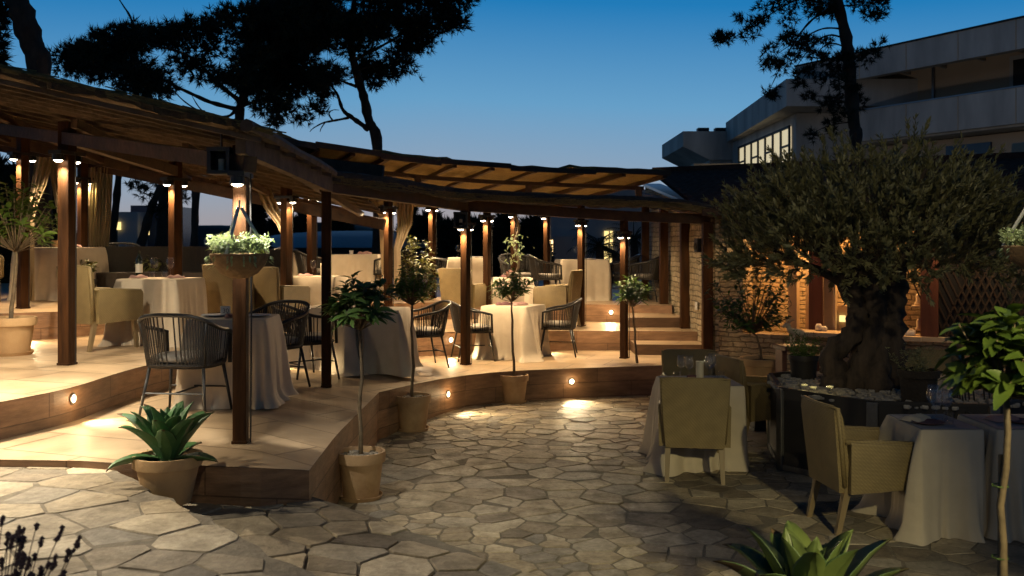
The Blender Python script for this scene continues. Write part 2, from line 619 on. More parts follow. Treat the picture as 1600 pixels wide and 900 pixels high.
w = bpy.data.worlds.new('World')
sc.world = w
w.use_nodes = True
nt = w.node_tree
bg = nt.nodes['Background']
g = nt.nodes.new('ShaderNodeTexCoord')
sp = N(nt, 'ShaderNodeSeparateXYZ')
nt.links.new(g.outputs['Generated'], sp.inputs[0])
el = math_(nt, 'MAXIMUM', sp.outputs[2], 0.0)
el = math_(nt, 'ADD', el, math_(nt, 'MULTIPLY', math_(nt, 'ABSOLUTE', math_(nt, 'ADD', sp.outputs[0], .08)), .05))
skyc = ramp(nt, el, [(0, (.34, .30, .32)), (.035, (.34, .33, .36)), (.075, (.27, .36, .47)), (.15, (.13, .34, .56)), (.25, (.014, .195, .47)), (.34, (.004, .10, .28)), (.55, (.006, .05, .13)), (1, (.006, .032, .085))])
back = ramp(nt, math_(nt, 'MULTIPLY_ADD', sp.outputs[1], .5, .5), [(.25, (.42, .39, .40)), (.62, (.4, .4, .42)), (.9, (1, 1, 1))])
skyc = mixc(nt, 1.0, skyc, back, 'MULTIPLY')
sk = nt.nodes.new('ShaderNodeTexSky')
sk.sky_type = 'NISHITA'
sk.sun_disc = False
sk.sun_elevation = rad(-4)
sk.sun_rotation = 0
sk.ozone_density = 4
sc2 = mixc(nt, 1.0, sk.outputs[0], (.1, .1, .1), 'MULTIPLY')
nt.links.new(mixc(nt, 1.0, skyc, sc2, 'ADD'), bg.inputs[0])
bg.inputs[1].default_value = 1.0

sl = bpy.data.lights.new('dusk_sun', 'SUN')
sl.energy = .02
sl.angle = rad(30)
sl.color = (1, .8, .65)
so = bpy.data.objects.new('dusk_sun', sl)
COL.objects.link(so)
so.rotation_euler = (rad(-80), 0, 0)

# ------------------------------------------------------------------ ground and terraces
kind(MB().box((0, 500, -.32), (2400, 1600, .5)).build('ground', MT['earth']))


def stones(mb, inside, box, zf, seed, rmin, rmax, cuts=(), tones=None):
    """crazy paving: real slabs, each cut from its neighbours' bisectors, with its own height, tilt and worn edge"""
    r = random.Random(seed)
    x0, x1, y0, y1 = box
    pts, cell = [], {}
    g_ = rmax
    tries = int((x1 - x0) * (y1 - y0) / (rmin * rmin) * 9)
    for _ in range(tries):
        x, y = r.uniform(x0, x1), r.uniform(y0, y1)
        k = (math.sin(x * 1.3 + 2 * math.sin(y * .9)) + math.sin(y * 1.7 + x * .6)) * .25 + .5
        rr_ = lerp(rmin, rmax, cl(k + r.uniform(-.35, .35)))
        cx_, cy_ = int(x // g_), int(y // g_)
        ok = True
        for ax in (-1, 0, 1):
            for ay in (-1, 0, 1):
                for (qx, qy, qr) in cell.get((cx_ + ax, cy_ + ay), ()):
                    dx, dy = (qx - x) * .82, (qy - y) * 1.2
                    if dx * dx + dy * dy < (.5 * (qr + rr_)) ** 2:
                        ok = False
                        break
        if ok:
            cell.setdefault((cx_, cy_), []).append((x, y, rr_))
            pts.append((x, y, rr_))
    for (x, y, rr_) in pts:
        if not inside(x, y):
            continue
        poly = [Vector((x + a * rmax * 1.3, y + b * rmax * 1.3)) for a, b in ((-1, -1), (1, -1), (1, 1), (-1, 1))]
        planes = []
        cx_, cy_ = int(x // g_), int(y // g_)
        jt = r.uniform(.002, .0065)
        for ax in (-3, -2, -1, 0, 1, 2, 3):
            for ay in (-3, -2, -1, 0, 1, 2, 3):
                for (qx, qy, qr) in cell.get((cx_ + ax, cy_ + ay), ()):
                    if qx == x and qy == y:
                        continue
                    d = Vector((qx - x, qy - y))
                    L = d.length
                    if L < rmax * 2.8:
                        d /= L
                        # weighted bisector: bigger slabs push their neighbours away
                        t_ = L * .5 + (rr_ * rr_ - qr * qr) * .22 / L
                        planes.append((d, Vector((x, y)).dot(d) + t_ - jt))
        for n_, c_ in cuts:
            planes.append((n_, c_ + r.uniform(-.035, .03)))
        for n_, c_ in planes:
            out = []
            for a, b in zip(poly, poly[1:] + poly[:1]):
                da_, db_ = a.dot(n_) - c_, b.dot(n_) - c_
                if da_ <= 0:
                    out.append(a)
                if da_ * db_ < 0:
                    out.append(a + (b - a) * (da_ / (da_ - db_)))
            poly = out
            if len(poly) < 3:
                break
        if len(poly) < 3:
            continue
        ring = []
        for a, b in zip(poly, poly[1:] + poly[:1]):
            L = (b - a).length
            if L < .012:
                continue
            k = max(1, int(L / .07))
            nn = Vector(((b - a).y, -(b - a).x)) / L
            for i in range(k):
                t_ = i / k
                p = a.lerp(b, t_)
                if i == 0:
                    p = p.lerp(Vector((x, y)), r.uniform(.0, .045))
                    p = p + (b - a) * .02
                else:
                    p = p - nn * r.uniform(0, .007)
                ring.append(p)
        if len(ring) < 3:
            continue
        c = sum(ring, Vector((0, 0))) / len(ring)
        tx, ty, hz = r.gauss(0, .012), r.gauss(0, .012), r.uniform(.001, .007)
        zz = lambda p: zf(p.x, p.y) + hz + (p.x - c.x) * tx + (p.y - c.y) * ty
        n = len(ring)
        lo = [(p.x, p.y, zf(p.x, p.y) - .03) for p in ring]
        m1 = [(p.x, p.y, zz(p) - .006) for p in ring]
        q1 = [p.lerp(c, min(.3, .0045 / max(.02, (p - c).length))) for p in ring]
        top = [(p.x, p.y, zz(p)) for p in q1]
        area = sum(ring[i].x * ring[(i + 1) % n].y - ring[(i + 1) % n].x * ring[i].y for i in range(n))
        f = [tuple(range(2 * n, 3 * n))]
        for k in (0, 1):
            for i in range(n):
                f.append((k * n + i, k * n + (i + 1) % n, (k + 1) * n + (i + 1) % n, (k + 1) * n + i))
        if area < 0:
            f = [q[::-1] for q in f]
        mb.add(lo + m1 + top, f, 1)
        tones.extend([(r.random(), r.random(), r.random(), 1)] * (3 * n))


def paved(name, mb, inside, box, zf, seed, rmin, rmax, cuts=()):
    tones = [(.5, .5, .5, 1)] * mb.n
    stones(mb, inside, box, zf, seed, rmin, rmax, cuts, tones)
    o = kind(mb.build(name, [MT['grout'], MT['flag']]))
    a = o.data.attributes.new('tone', 'FLOAT_COLOR', 'POINT')
    a.data.foreach_set('color', np.array(tones, dtype=np.float32).ravel())
    return o


paved('plaza_paving', MB().prism([(-14, -6), (16, -6), (16, 18), (-14, 18)], -.06, 0), lambda x, y: True, (-2.6, 8.2, 3.2, 15.0), lambda x, y: 0.0, 1, .115, .29)


def strip_deck(name, front, zf, backpts, zbk, zb):
    """sloping terrace: front polyline, back polyline (same count)"""
    mb = MB()
    n = len(front)
    top = [(p.x, p.y, p.z) for p in front] + [(p[0], p[1], q) for p, q in zip(backpts, zbk)]
    mb.add(top, [(i, i + 1, n + i + 1, n + i) for i in range(n - 1)], 0)
    lo = [(p.x, p.y, p.z) for p in front] + [(p.x, p.y, zb) for p in front]
    mb.add(lo, [(i, n + i, n + i + 1, i + 1) for i in range(n - 1)], 1)
    o = kind(mb.build(name, [MT['deck'], MT['riser']]))
    uvl = o.data.uv_layers.new(name='UVMap')
    arc = [0.0]
    for a, b in zip(front, front[1:]):
        arc.append(arc[-1] + (b - a).length)
    for poly in o.data.polygons:
        for li in poly.loop_indices:
            vi = o.data.loops[li].vertex_index
            if poly.material_index == 1:
                k = (vi - 2 * n) % n
                co = o.data.vertices[vi].co
                uvl.data[li].uv = (arc[k], co.z - front[k].z + .76)
    return o


def dense(pts, step=30):
    out = []
    for a, b in zip(pts, pts[1:]):
        k = max(1, int(abs(b[0] - a[0]) / step + abs(b[1] - a[1]) / step))
        for i in range(k):
            out.append((lerp(a[0], b[0], i / k), lerp(a[1], b[1], i / k)))
    out.append(pts[-1])
    return out


def smoothp(pts, it=2):
    for _ in range(it):
        pts = [pts[0]] + [((a[0] + 2 * b[0] + c[0]) / 4, (a[1] + 2 * b[1] + c[1]) / 4) for a, b, c in zip(pts, pts[1:], pts[2:])] + [pts[-1]]
    return pts


e1a = dense([(-330, 712), (0, 718), (127, 720), (207, 725), (313, 727), (470, 734)])
e1b = smoothp(dense([(483, 735), (525, 680), (558, 647), (592, 613)], 12), 3)
e1c = smoothp(dense([(592, 613), (625, 605), (677, 593), (725, 585), (773, 580), (857, 577), (967, 573), (1043, 571), (1112, 569)]), 3)
E1 = [at(x, y, z1(x)) for x, y in e1a + e1b + e1c[1:]]
e2 = smoothp(dense([(-330, 690), (0, 628), (113, 607), (180, 583), (243, 566), (330, 552), (430, 537), (520, 530), (630, 521), (706, 518), (790, 517), (883, 517), (1000, 517), (1090, 518)]), 3)
E2 = [at(x, y, z2(x)) for x, y in e2]
e3 = smoothp(dense([(-330, 505), (20, 489), (90, 487), (200, 484), (400, 479), (510, 477), (600, 475), (660, 472), (710, 471), (800, 473), (883, 475), (965, 476), (1050, 477)]), 3)
E3 = [at(x, y, z3(x)) for x, y in e3]


def nearest_back(front, edge, extra):
    """for each front point take a point well behind the next terrace edge, by depth along the view ray"""
    out = []
    for p in front:
        k = 1.0 + extra
        out.append((p.x * k, p.y * k))
    return out


def terrace(name, E, extra, zb):
    n = len(E)
    bk = nearest_back(E, None, extra)
    return strip_deck(name, E, None, bk, [p.z for p in E], zb)


terrace('lower_terrace', E1, 1.25, -.1)
terrace('middle_terrace', E2, .75, .25)
terrace('upper_terrace', E3, .75, .55)
kind(MB().prism([(-90, 22), (70, 22), (120, 240), (-150, 240)], -.05, .85).build('garden_lawn', MT['lawn']))
# half steps by the stone wall
kind(MB().prism([(1.82, 14.18), (2.9, 14.12), (2.9, 15.2), (1.82, 15.25)], .3, .555, 0, 1).build('stair_step', [MT['deck'], MT['riser']]))
kind(MB().prism([(1.86, 15.35), (2.75, 15.35), (2.75, 16.9), (1.86, 16.9)], .5, .86, 0, 1).build('stair_step', [MT['deck'], MT['riser']]))

# near paving: the camera stands on the top one, two broad steps lead down to the plaza
A0, A1 = Vector((-2.50, 6.1)), Vector((-1.23, 4.6))
B0, B1 = Vector((-1.27, 6.25)), Vector((-.16, 5.22))
da, db = (A1 - A0).normalized(), (B1 - B0).normalized()


def jag(p, d, L, seed, amp=.035, step=.16):
    r = random.Random(seed)
    nrm = Vector((-d.y, d.x))
    return [(p + d * (i * step) + nrm * (r.random() - .5) * amp * 2) for i in range(int(L / step) + 1)]


TA_ = jag(A0 - da * .25, da, 9, 3)
top_paving = [(p.x, p.y, .60) for p in TA_] + [(5.5, -6, .6), (-14, -6, .6), (-14, 6.25, .6), (-2.66, 6.28, .6)]
na = Vector((-da.y, da.x))
na = na if na.x > 0 else -na
paved('upper_paving', MB().prism(top_paving, -.05, .6, 0), lambda x, y: (Vector((x, y)) - A0).dot(na) < -.02, (-6.4, 1.5, 1.6, 6.35), lambda x, y: .6, 2, .12, .30, [(na, A0.dot(na))])
TB_ = jag(B0 - db * .2, db, 8.5, 5)
step_paving = [(p.x, p.y, max(.22, lerp(.40, .24, i / 40))) for i, p in enumerate(TB_)] + [(3.9, -2, .25), (-1, 3.2, .42), (-3, 5.2, .5), (-3.0, 6.3, .5), (-1.42, 6.5, .40)]
nb_ = Vector((-db.y, db.x))
nb_ = nb_ if nb_.x > 0 else -nb_


def zstep(x, y):
    p = Vector((x, y)) - B0
    t_ = p.dot(db)
    e = -p.dot(nb_)
    return lerp(.385, .25, cl(t_ / 5)) + .05 * cl(e / 1.2)


paved('lower_paving', MB().prism([(p[0], p[1], zstep(p[0], p[1]) - .002) for p in step_paving], -.05, None, 0), lambda x, y: (Vector((x, y)) - B0).dot(nb_) < -.02, (-3.2, 3.4, 1.2, 6.5), zstep, 4, .12, .31, [(nb_, B0.dot(nb_))])

# ------------------------------------------------------------------ pergolas
def post_spot(p, zb):
    return Vector((p.x, p.y, zb))


PR = rad(-34)
n1 = Vector((math.cos(PR - math.pi / 2), math.sin(PR - math.pi / 2), 0))   # lit face of the posts, towards front left
WF = rad(24)
FLOOR = 2.8
FLOORCOL = (1, .73, .42)
PJ = random.Random(31)


def make_post(parent, x, y, zb, zt, wd, lamp=None, power=30, both=True, col=WARM, rz=PR, flo=1.0):
    wd = wd / (math.cos(WF) + math.sin(WF)) if rz else wd
    mb = MB()
    mb.box((x, y, (zb + zt) / 2), (wd, wd, zt - zb), rz, .006)
    mb.box((x, y, zb + .012), (wd + .012, wd + .012, .02), rz, .003)
    p = mb.build('post', MT['wood'], parent, world=True)
    if lamp:
        nn = Vector((math.cos(rz - math.pi / 2), math.sin(rz - math.pi / 2), 0))
        hw = wd / 2 + .06
        jit_ = PJ.uniform(.75, 1.25)
        lm = MB()
        lm.bar(Vector((x, y, lamp + .075)) - nn * (hw + .05), Vector((x, y, lamp + .075)) + nn * (hw + .05), wd + .02, .035)
        les = []
        for sg in ((1, -1) if both else (1,)):
            c = Vector((x, y, lamp)) + nn * sg * hw
            lm.lathe([(.0, .06), (.048, .06), (.052, .0), (.046, .0), (.044, .012)], c, 14)
            le = MB()
            les.append(le)
            le.lathe([(.0, -.016), (.025, -.012), (.044, .004)], c, 14)
            spot('lamp_light', c + Vector((0, 0, -.03)), c + Vector((0, 0, -1)), power * 3.6 * jit_, col, 120, .8, .03)
            a_ = rad(42)
            spot('lamp_light', c + Vector((0, 0, -.03)) + nn * sg * .01, c + nn * sg * math.sin(a_) + Vector((0, 0, -math.cos(a_))), power * FLOOR * flo * jit_, FLOORCOL if col is WARM else (1, .83, .58), 98, .4, .03)  # added spot, tilted outward to brighten the floor around the post
        lo = lm.build('lamp', MT['black'], p)
        for le in les:
            le.build('lens', MT['lens'], lo, world=True)
        cb = MB()
        sd = Vector((.75, -.25, 0)).normalized() * (wd * .72 + .012)
        cb.tube([(x + sd.x, y + sd.y, zb + .01), (x + sd.x + .006, y + sd.y, lerp(zb, lamp, .5)), (x + sd.x, y + sd.y, lamp + .08)], .006, 5)
        cb.build('cable', MT['black'], p)
        point('roof_fill', (x, y, lamp + .16), power * .22, WARM, .06)  # added fill above the bar, brightening the reed roof from below
    return p


def roofz(x, y=6.4):
    return 2.80 - .213 * (x + 1.74) - .34 * (max(0, y - 6.4) / 8) ** 2


LP = thing('reed_pergola', 'timber pergola with slatted reed roof, highest at the near corner post with the basket', 'pergola', (-4.5, 9, 0))
RP = thing('reed_pergola', 'curved two tier reed pergola sweeping round to the stone side wall', 'pergola', (0, 14, 0))
cool = (1, .80, .56)
pA = at(376, 692, .65)
pL2 = at(105, 570, z2(105))
pL3 = at(274, 524, .91)
pL4 = at(36, 482, 1.24)
pL5 = up(129, 380, 14.3)
p448 = at(447.5, 518, z2(448))
p487 = up(487, 380, 15.6)
pD = at(510, 605, z1(510))
pB = at(727.5, 570, .40)
pC = at(975, 560, .40)
p607 = at(606.5, 510, z2(607))
p677 = up(675, 380, 17.2)
p760 = up(761, 380, 15.0)
p802 = up(803, 380, 17.3)
p855 = up(854, 380, 17.6)
p907 = at(908, 510, z2(907))
front_rz = rad(-6)
make_post(LP, pA.x, pA.y, .65, roofz(pA.x, pA.y) - .1,   .125, 2.455, 7, False, (1, .90, .72), rad(4))
make_post(LP, pL2.x, pL2.y, pL2.z, roofz(pL2.x, pL2.y) - .1, .155, 2.81, 34, True, (1, .84, .60), rad(-14), .42)
make_post(LP, pL3.x, pL3.y, .91, roofz(pL3.x, pL3.y) - .1, .16, 2.765, 42, flo=.45)
make_post(LP, pL4.x, pL4.y, 1.24, roofz(pL4.x, pL4.y) - .1, .15, 3.08, 42, flo=.45)
make_post(LP, pL5.x, pL5.y, z3(129), roofz(pL5.x, pL5.y) - .1, .15, 2.94, 40, flo=.45)
make_post(LP, p448.x, p448.y, p448.z, 2.92, .15, 2.60, 30, True, WARM, rad(60), .6)
make_post(LP, p487.x, p487.y, z3(487), 3.05, .15, 2.75, 42, flo=.45)
make_post(RP, pD.x, pD.y, pD.z, 2.58, .13, None, rz=rad(8))
make_post(RP, pB.x, pB.y, .4, 2.50, .135, 2.235, 30, flo=1.2)
make_post(RP, pC.x, pC.y, .4, 2.40, .12, 2.13, 26, flo=1.2)
make_post(RP, p607.x, p607.y, p607.z, 2.80, .135, 2.51, 34)
make_post(RP, p677.x, p677.y, z3(677), 2.92, .13, 2.64, 30)
make_post(RP, p760.x, p760.y, z2(760), 2.72, .125, 2.40, 30)
make_post(RP, p802.x, p802.y, z3(802), 2.85, .12, 2.52, 22, False)
make_post(RP, p855.x, p855.y, z3(855), 2.80, .12, 2.50, 22, False)
make_post(RP, p907.x, p907.y, p907.z, 2.66, .12, 2.335, 26)
wallposts = [at(1105, 560, .40), at(1070, 513, .70), at(1037, 475, 1.0), up(1008, 380, 18.2)]
for p, zt in zip(wallposts, (2.36, 2.55, 2.72, 2.9)):
    make_post(RP, p.x, p.y, p.z if p.z < 1.5 else 1.0, zt, .14, None, rz=0)
# a pair of lamps on the pergola posts just outside the frame
pX = Vector((-4.3, 6.6, .65))
make_post(LP, pX.x, pX.y, .65, roofz(pX.x, pX.y) - .1, .14, 2.62, 75, True, (1, .86, .62), rad(20), 1.5)

# --- left roof: mat, purlins along the eave, rafters across
FR, FL = Vector((-1.74, 6.40)), Vector((-6.8, 5.0))
BR, BL = Vector((-1.95, 14.2)), Vector((-10.5, 15.2))
C1 = Vector((-1.80, 9.75))


def rp(u, v, dz=0.0):
    """u 0..1 along the eave from the corner, v 0..1 from eave to back"""
    a = FR.lerp(FL, u)
    b = BR.lerp(BL, u)
    p = a.lerp(b, v)
    return Vector((p.x, p.y, roofz(p.x, p.y) + dz))


mb = MB()
nu, nv = 130, 60
rr = random.Random(4)
gv = {}
vs = []
for i in range(nu + 1):
    for j in range(nv + 1):
        e = (rr.random() - .5) * .014 + .012 * math.sin(i * .37 + j * .2)
        p = rp(i / nu, j / nv, .03 + e)
        if j == 0:
            p.y += (rr.random() - .5) * .03
        gv[i, j] = len(vs)
        vs.append(p)
nb = len(vs)
vs += [p - Vector((0, 0, .045)) for p in vs]
fs = []
for i in range(nu):
    for j in range(nv):
        q = (gv[i, j], gv[i + 1, j], gv[i + 1, j + 1], gv[i, j + 1])
        fs.append(q[::-1])
        fs.append(tuple(k + nb for k in q))
    for j in (0, nv):
        fs.append((gv[i, j], gv[i + 1, j], gv[i + 1, j] + nb, gv[i, j] + nb))
for j in range(nv):
    for i in (0, nu):
        fs.append((gv[i, j], gv[i, j + 1], gv[i, j + 1] + nb, gv[i, j] + nb))
mb.add(vs, fs)
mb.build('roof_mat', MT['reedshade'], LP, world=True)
# loose reeds along the eave
mb = MB()
for k in range(420):
    u = rr.random()
    p = rp(u, rr.random() * .006, .02 + rr.random() * .03)
    d = (FL - FR).normalized() * (1 if rr.random() < .5 else -1)
    mb.bar(p, p + Vector((d.x * .3, d.y * .3, -.213 * d.x * .3 + (rr.random() - .5) * .05)), .008, .008)
mb.build('eave_reeds', MT['reed'], LP, world=True)
for k in range(14):
    v = .008 + k * .0735
    MB().bar(rp(-.01, v, -.045), rp(1, v, -.045), .022, .034).build('purlin', MT['greywood'], LP, world=True)
for k in range(7):
    u = .03 + k * .155
    MB().bar(rp(u, .30, -.12), rp(u, .985, -.12), .06, .08).build('rafter', MT['beam'], LP, world=True)


def beamto(parent, a, b, w_=.12, h_=.16, m='beam', name='beam'):
    return MB().bar(a, b, w_, h_, upv=(0, 0, 1)).build(name, MT[m], parent, world=True)


def hd(p, dz=-.24):
    return Vector((p.x, p.y, roofz(p.x, p.y) + dz))


d1 = (pL2 - pA)
beamto(LP, hd(pA) + Vector((.1, -.12, .0)), hd(pA + d1 * 2.2) + Vector((0, 0, .02)), .10, .11)
d2 = (pL4 - pL3)
beamto(LP, hd(pL3) - Vector((-2.6, .2, 0)), hd(pL3 + d2 * 2.0), .12, .15)
beamto(LP, hd(p487) + Vector((.6, 0, .1)), hd(pL5 + (pL5 - p487) * 1.2), .12, .15)
beamto(LP, rp(-.01, .975, -.2), rp(.8, .975, -.2), .12, .16)
beamto(LP, hd(pL2), hd(pL3) + Vector((0, 0, .02)), .09, .12)
# side beam of weathered boards from the near corner post back to the bend
beamto(LP, Vector((pA.x + .07, pA.y - .25, 2.74)), Vector((pD.x + .03, pD.y + .05, 2.66)), .07, .17, 'greywood', 'side_beam')
mb = MB()
sp_ = [(-1.76, 6.36, 2.83), (-1.77, 7.2, 2.82), (-1.79, 8.0, 2.80), (-1.81, 8.9, 2.79), (-1.84, 9.9, 2.77)]
mb.tube(sp_, [.045, .05, .042, .05, .04], 8, jit=.15)
mb.build('edge_pole', MT['greywood'], LP, world=True)

# --- right pergola: front beam round the bend, low roof lip, upper roof
bz = {0: 2.645, 1: 2.555, 2: 2.44, 3: 2.39}
fb = [Vector((pD.x, pD.y, 2.645)), Vector((pB.x, pB.y, 2.555)), Vector((pC.x, pC.y, 2.44)), Vector((wallposts[0].x, wallposts[0].y, 2.395))]
for a, b in zip(fb, fb[1:]):
    e = (b - a).normalized() * .04
    beamto(RP, a - e, b + e, .11, .14)
beamto(RP, fb[3] + Vector((0, .02, .05)), Vector((2.45, 18.2, 2.95)), .1, .13)
lip = []
lipc = [(-1.98, 9.7, 2.80), (-1.35, 10.9, 2.80), (-.75, 12.35, 2.76), (0, 12.85, 2.74), (.9, 13.2, 2.715), (1.8, 13.38, 2.70), (2.45, 13.45, 2.66), (2.95, 13.4, 2.56)]


def poly_at(pts, t):
    t *= len(pts) - 1
    i = min(int(t), len(pts) - 2)
    return Vector(pts[i]).lerp(Vector(pts[i + 1]), t - i)


RADIAL = Vector((-.36, .93, 0))
mb = MB()
K, J = 70, 9
vs = []
for i in range(K + 1):
    t = i / K
    p = poly_at(lipc, t)
    wv = .012 * math.sin(t * 37) + .010 * math.sin(t * 131 + 1)
    prof = [(.00, -.125 + wv), (-.015, -.06 + wv), (0.0, -.005), (.12, .01), (.25, .015), (.4, .02), (.55, .025), (.7, .03), (.85, .03), (1.0, .035)]
    for o, dz in prof:
        vs.append((p.x + RADIAL.x * o * .7 + (rr.random() - .5) * .02, p.y + RADIAL.y * o, p.z + dz + (rr.random() - .5) * .015))
W1 = len(prof)
nb = len(vs)
vs += [(x, y + .03, z - .035) for x, y, z in vs]
fs = []
for i in range(K):
    for j in range(W1 - 1):
        a, b = i * W1 + j, (i + 1) * W1 + j
        fs.append((a, b, b + 1, a + 1))
        fs.append((a + nb, a + 1 + nb, b + 1 + nb, b + nb))
    fs.append((i * W1, i * W1 + nb, (i + 1) * W1 + nb, (i + 1) * W1))
mb.add(vs, fs)
mb.build('lower_roof_mat', MT['reedtop'], RP, world=True)
mb = MB()
for k in range(520):
    t = rr.random()
    p = poly_at(lipc, t)
    p2 = poly_at(lipc, min(1, t + .02))
    d = (p2 - p).normalized() if t < .98 else Vector((1, 0, 0))
    p = p + Vector((0, -.02, -.06 - .075 * rr.random()))
    mb.bar(p, p + d * .3 + Vector((0, 0, (rr.random() - .5) * .04)), .007, .007)
mb.build('eave_reeds', MT['reed'], RP, world=True)
for k in range(15):
    t = .02 + k / 14 * .95
    p = poly_at(lipc, t)
    MB().bar(p + Vector((0, .02, -.09)), p + RADIAL * 1.0 + Vector((.1, 0, -.05)), .05, .07).build('rafter', MT['beam'], RP, world=True)
mb = MB()
for t in (.03, .55):
    pass
for off in (.3, .95):
    a = [poly_at(lipc, q / 20) + RADIAL * off + Vector((.1 * off, 0, -.035)) for q in range(21)]
    o = MB()
    o.tube(a, .022, 6)
    o.build('purlin', MT['beam'], RP, world=True)

ufront = [up(405, 206, 11.6), up(430, 210, 12.0), up(497, 223, 12.6), up(597, 238, 13.3), up(690, 249, 13.8), up(798, 257, 14.1), up(930, 263, 14.3), up(1046, 268, 14.45)]
ufr = [tuple(p) for p in ufront]
BACKV = Vector((-1.9, 3.9, -.42))
mb = MB()
K, J = 48, 10
vs = []
for i in range(K + 1):
    p = poly_at(ufr, i / K)
    step = .035 * (int(i / K * 5) % 2)
    for j in range(J + 1):
        q = p + BACKV * (j / J) + Vector((0, -.12, .02 - step)) + Vector((0, 0, (rr.random() - .5) * .03))
        vs.append(q)
nb = len(vs)
vs += [q - Vector((0, 0, .04)) for q in vs]
fs = []
for i in range(K):
    for j in range(J):
        a, b = i * (J + 1) + j, (i + 1) * (J + 1) + j
        fs.append((a, b, b + 1, a + 1))
        fs.append((a + nb, a + 1 + nb, b + 1 + nb, b + nb))
    for j in (0, J):
        a, b = i * (J + 1) + j, (i + 1) * (J + 1) + j
        fs.append((a, a + nb, b + nb, b))
for j in range(J):
    for i in (0, K):
        a = i * (J + 1) + j
        fs.append((a, a + 1, a + 1 + nb, a + nb))
mb.add(vs, fs)
mb.build('upper_roof_mat', MT['reed'], RP, world=True)
for i in range(7):
    a, b = ufront[i], ufront[i + 1]
    dz = Vector((0, 0, -.005 - .03 * (i % 2)))
    beamto(RP, a + Vector((0, -.13, -.03)) + dz, b + Vector((0, -.13, -.03)) + dz, .04, .075, 'beam', 'fascia')
    beamto(RP, a + BACKV * .16 + Vector((0, 0, -.15)), b + BACKV * .16 + Vector((0, 0, -.15)), .06, .06, 'beam', 'purlin')
    beamto(RP, a + BACKV * .62 + Vector((0, 0, -.14)), b + BACKV * .62 + Vector((0, 0, -.14)), .08, .09, 'beam', 'purlin')
for k in range(13):
    p = poly_at(ufr, .05 + k / 12 * .94)
    MB().bar(p + Vector((0, -.05, -.075)), p + BACKV + Vector((0, 0, -.075)), .065, .07).build('rafter', MT['beam'], RP, world=True)
for px in (570, 680, 857, 1038):
    t = cl((px - 405) / 641)
    best = min((abs(poly_at(ufr, q / 200).x / poly_at(ufr, q / 200).y * F + CX - px), q) for q in range(201))[1]
    p = poly_at(ufr, best / 200) + BACKV * .16
    MB().bar((p.x, p.y, 2.62), (p.x, p.y, p.z - .15), .1, .1).build('strut', MT['beam'], RP, world=True)


# ------------------------------------------------------------------ lanterns, curtains
def lantern(px, py, d, w_, h_, label, rnd=False):
    c = up(px, py, d)
    t = thing('hanging_lantern', label, 'lantern', c, 0, 'lanterns hung from the pergola')
    fr = MB()
    if rnd:
        for k in range(5):
            q = math.pi * k / 5
            fr.tube([(math.cos(q) * w_ / 2 * math.cos(a), math.sin(q) * w_ / 2 * math.cos(a), h_ / 2 * math.sin(a)) for a in [2 * math.pi * i / 20 for i in range(20)]], .008, 5, closed=True)
        fr.lathe([(0, .0), (.05, 0), (.05, .012)], (0, 0, -h_ / 2), 12)
    else:
        for sx in (-1, 1):
            for sy in (-1, 1):
                fr.box((sx * w_ / 2, sy * w_ / 2, 0), (.025, .025, h_))
        fr.box((0, 0, -h_ / 2), (w_ + .03, w_ + .03, .025)).box((0, 0, h_ / 2), (w_ + .03, w_ + .03, .03))
        fr.box((-w_ / 2, 0, 0), (.012, w_ * .9, h_ * .95)).box((0, w_ / 2, 0), (w_ * .9, .012, h_ * .95))
    fr.tube([(0, 0, h_ / 2), (0, 0, h_ / 2 + .12)], .008, 6)
    fr.build('frame', MT['black'], t)
    cd = MB().lathe([(0, 0), (.022, 0), (.022, h_ * .5), (0, h_ * .5)], (0, 0, -h_ / 2 + .015), 12)
    cd.build('candle', MT['wax'], t)
    return t


lantern(346, 252, 6.7, .13, .16, 'square black lantern hung beside the top of the near corner post')
lantern(720, 344, 12.9, .16, .19, 'round wire lantern hung by the post at the middle table')


def curtain(label, pts, folds=9, m='drape', group='linen curtains tied back under the pergola'):
    """pts: list of (centre, half width vector) from top to bottom"""
    nfo = folds * 8
    vs, fs = [], []
    r = random.Random(len(label))
    ph = [r.random() * 6 for _ in range(3)]
    pts2 = []
    for k in range(len(pts) - 1):
        for i in range(6):
            t = i / 6
            pts2.append((Vector(pts[k][0]).lerp(Vector(pts[k + 1][0]), t), Vector(pts[k][1]).lerp(Vector(pts[k + 1][1]), t)))
    pts2.append((Vector(pts[-1][0]), Vector(pts[-1][1])))
    for c, h in pts2:
        nrm = Vector((-h.y, h.x, 0)).normalized() if Vector((h.x, h.y, 0)).length > 1e-6 else Vector((0, 1, 0))
        am = min(.05, .02 + .02 / (h.length + .1))
        for i in range(nfo + 1):
            s = i / nfo * 2 - 1
            o = math.sin(s * folds * 2.9 + ph[0]) * am + math.sin(s * folds * 1.3 + ph[1]) * am * .6
            vs.append(c + h * s + nrm * o)
    for k in range(len(pts2) - 1):
        for i in range(nfo):
            a = k * (nfo + 1) + i
            fs.append((a, a + 1, a + nfo + 2, a + nfo + 1))
    o = MB().add(vs, fs).build('curtain', MT[m], None, smooth=True)
    return tag(o, label, 'curtain', group)


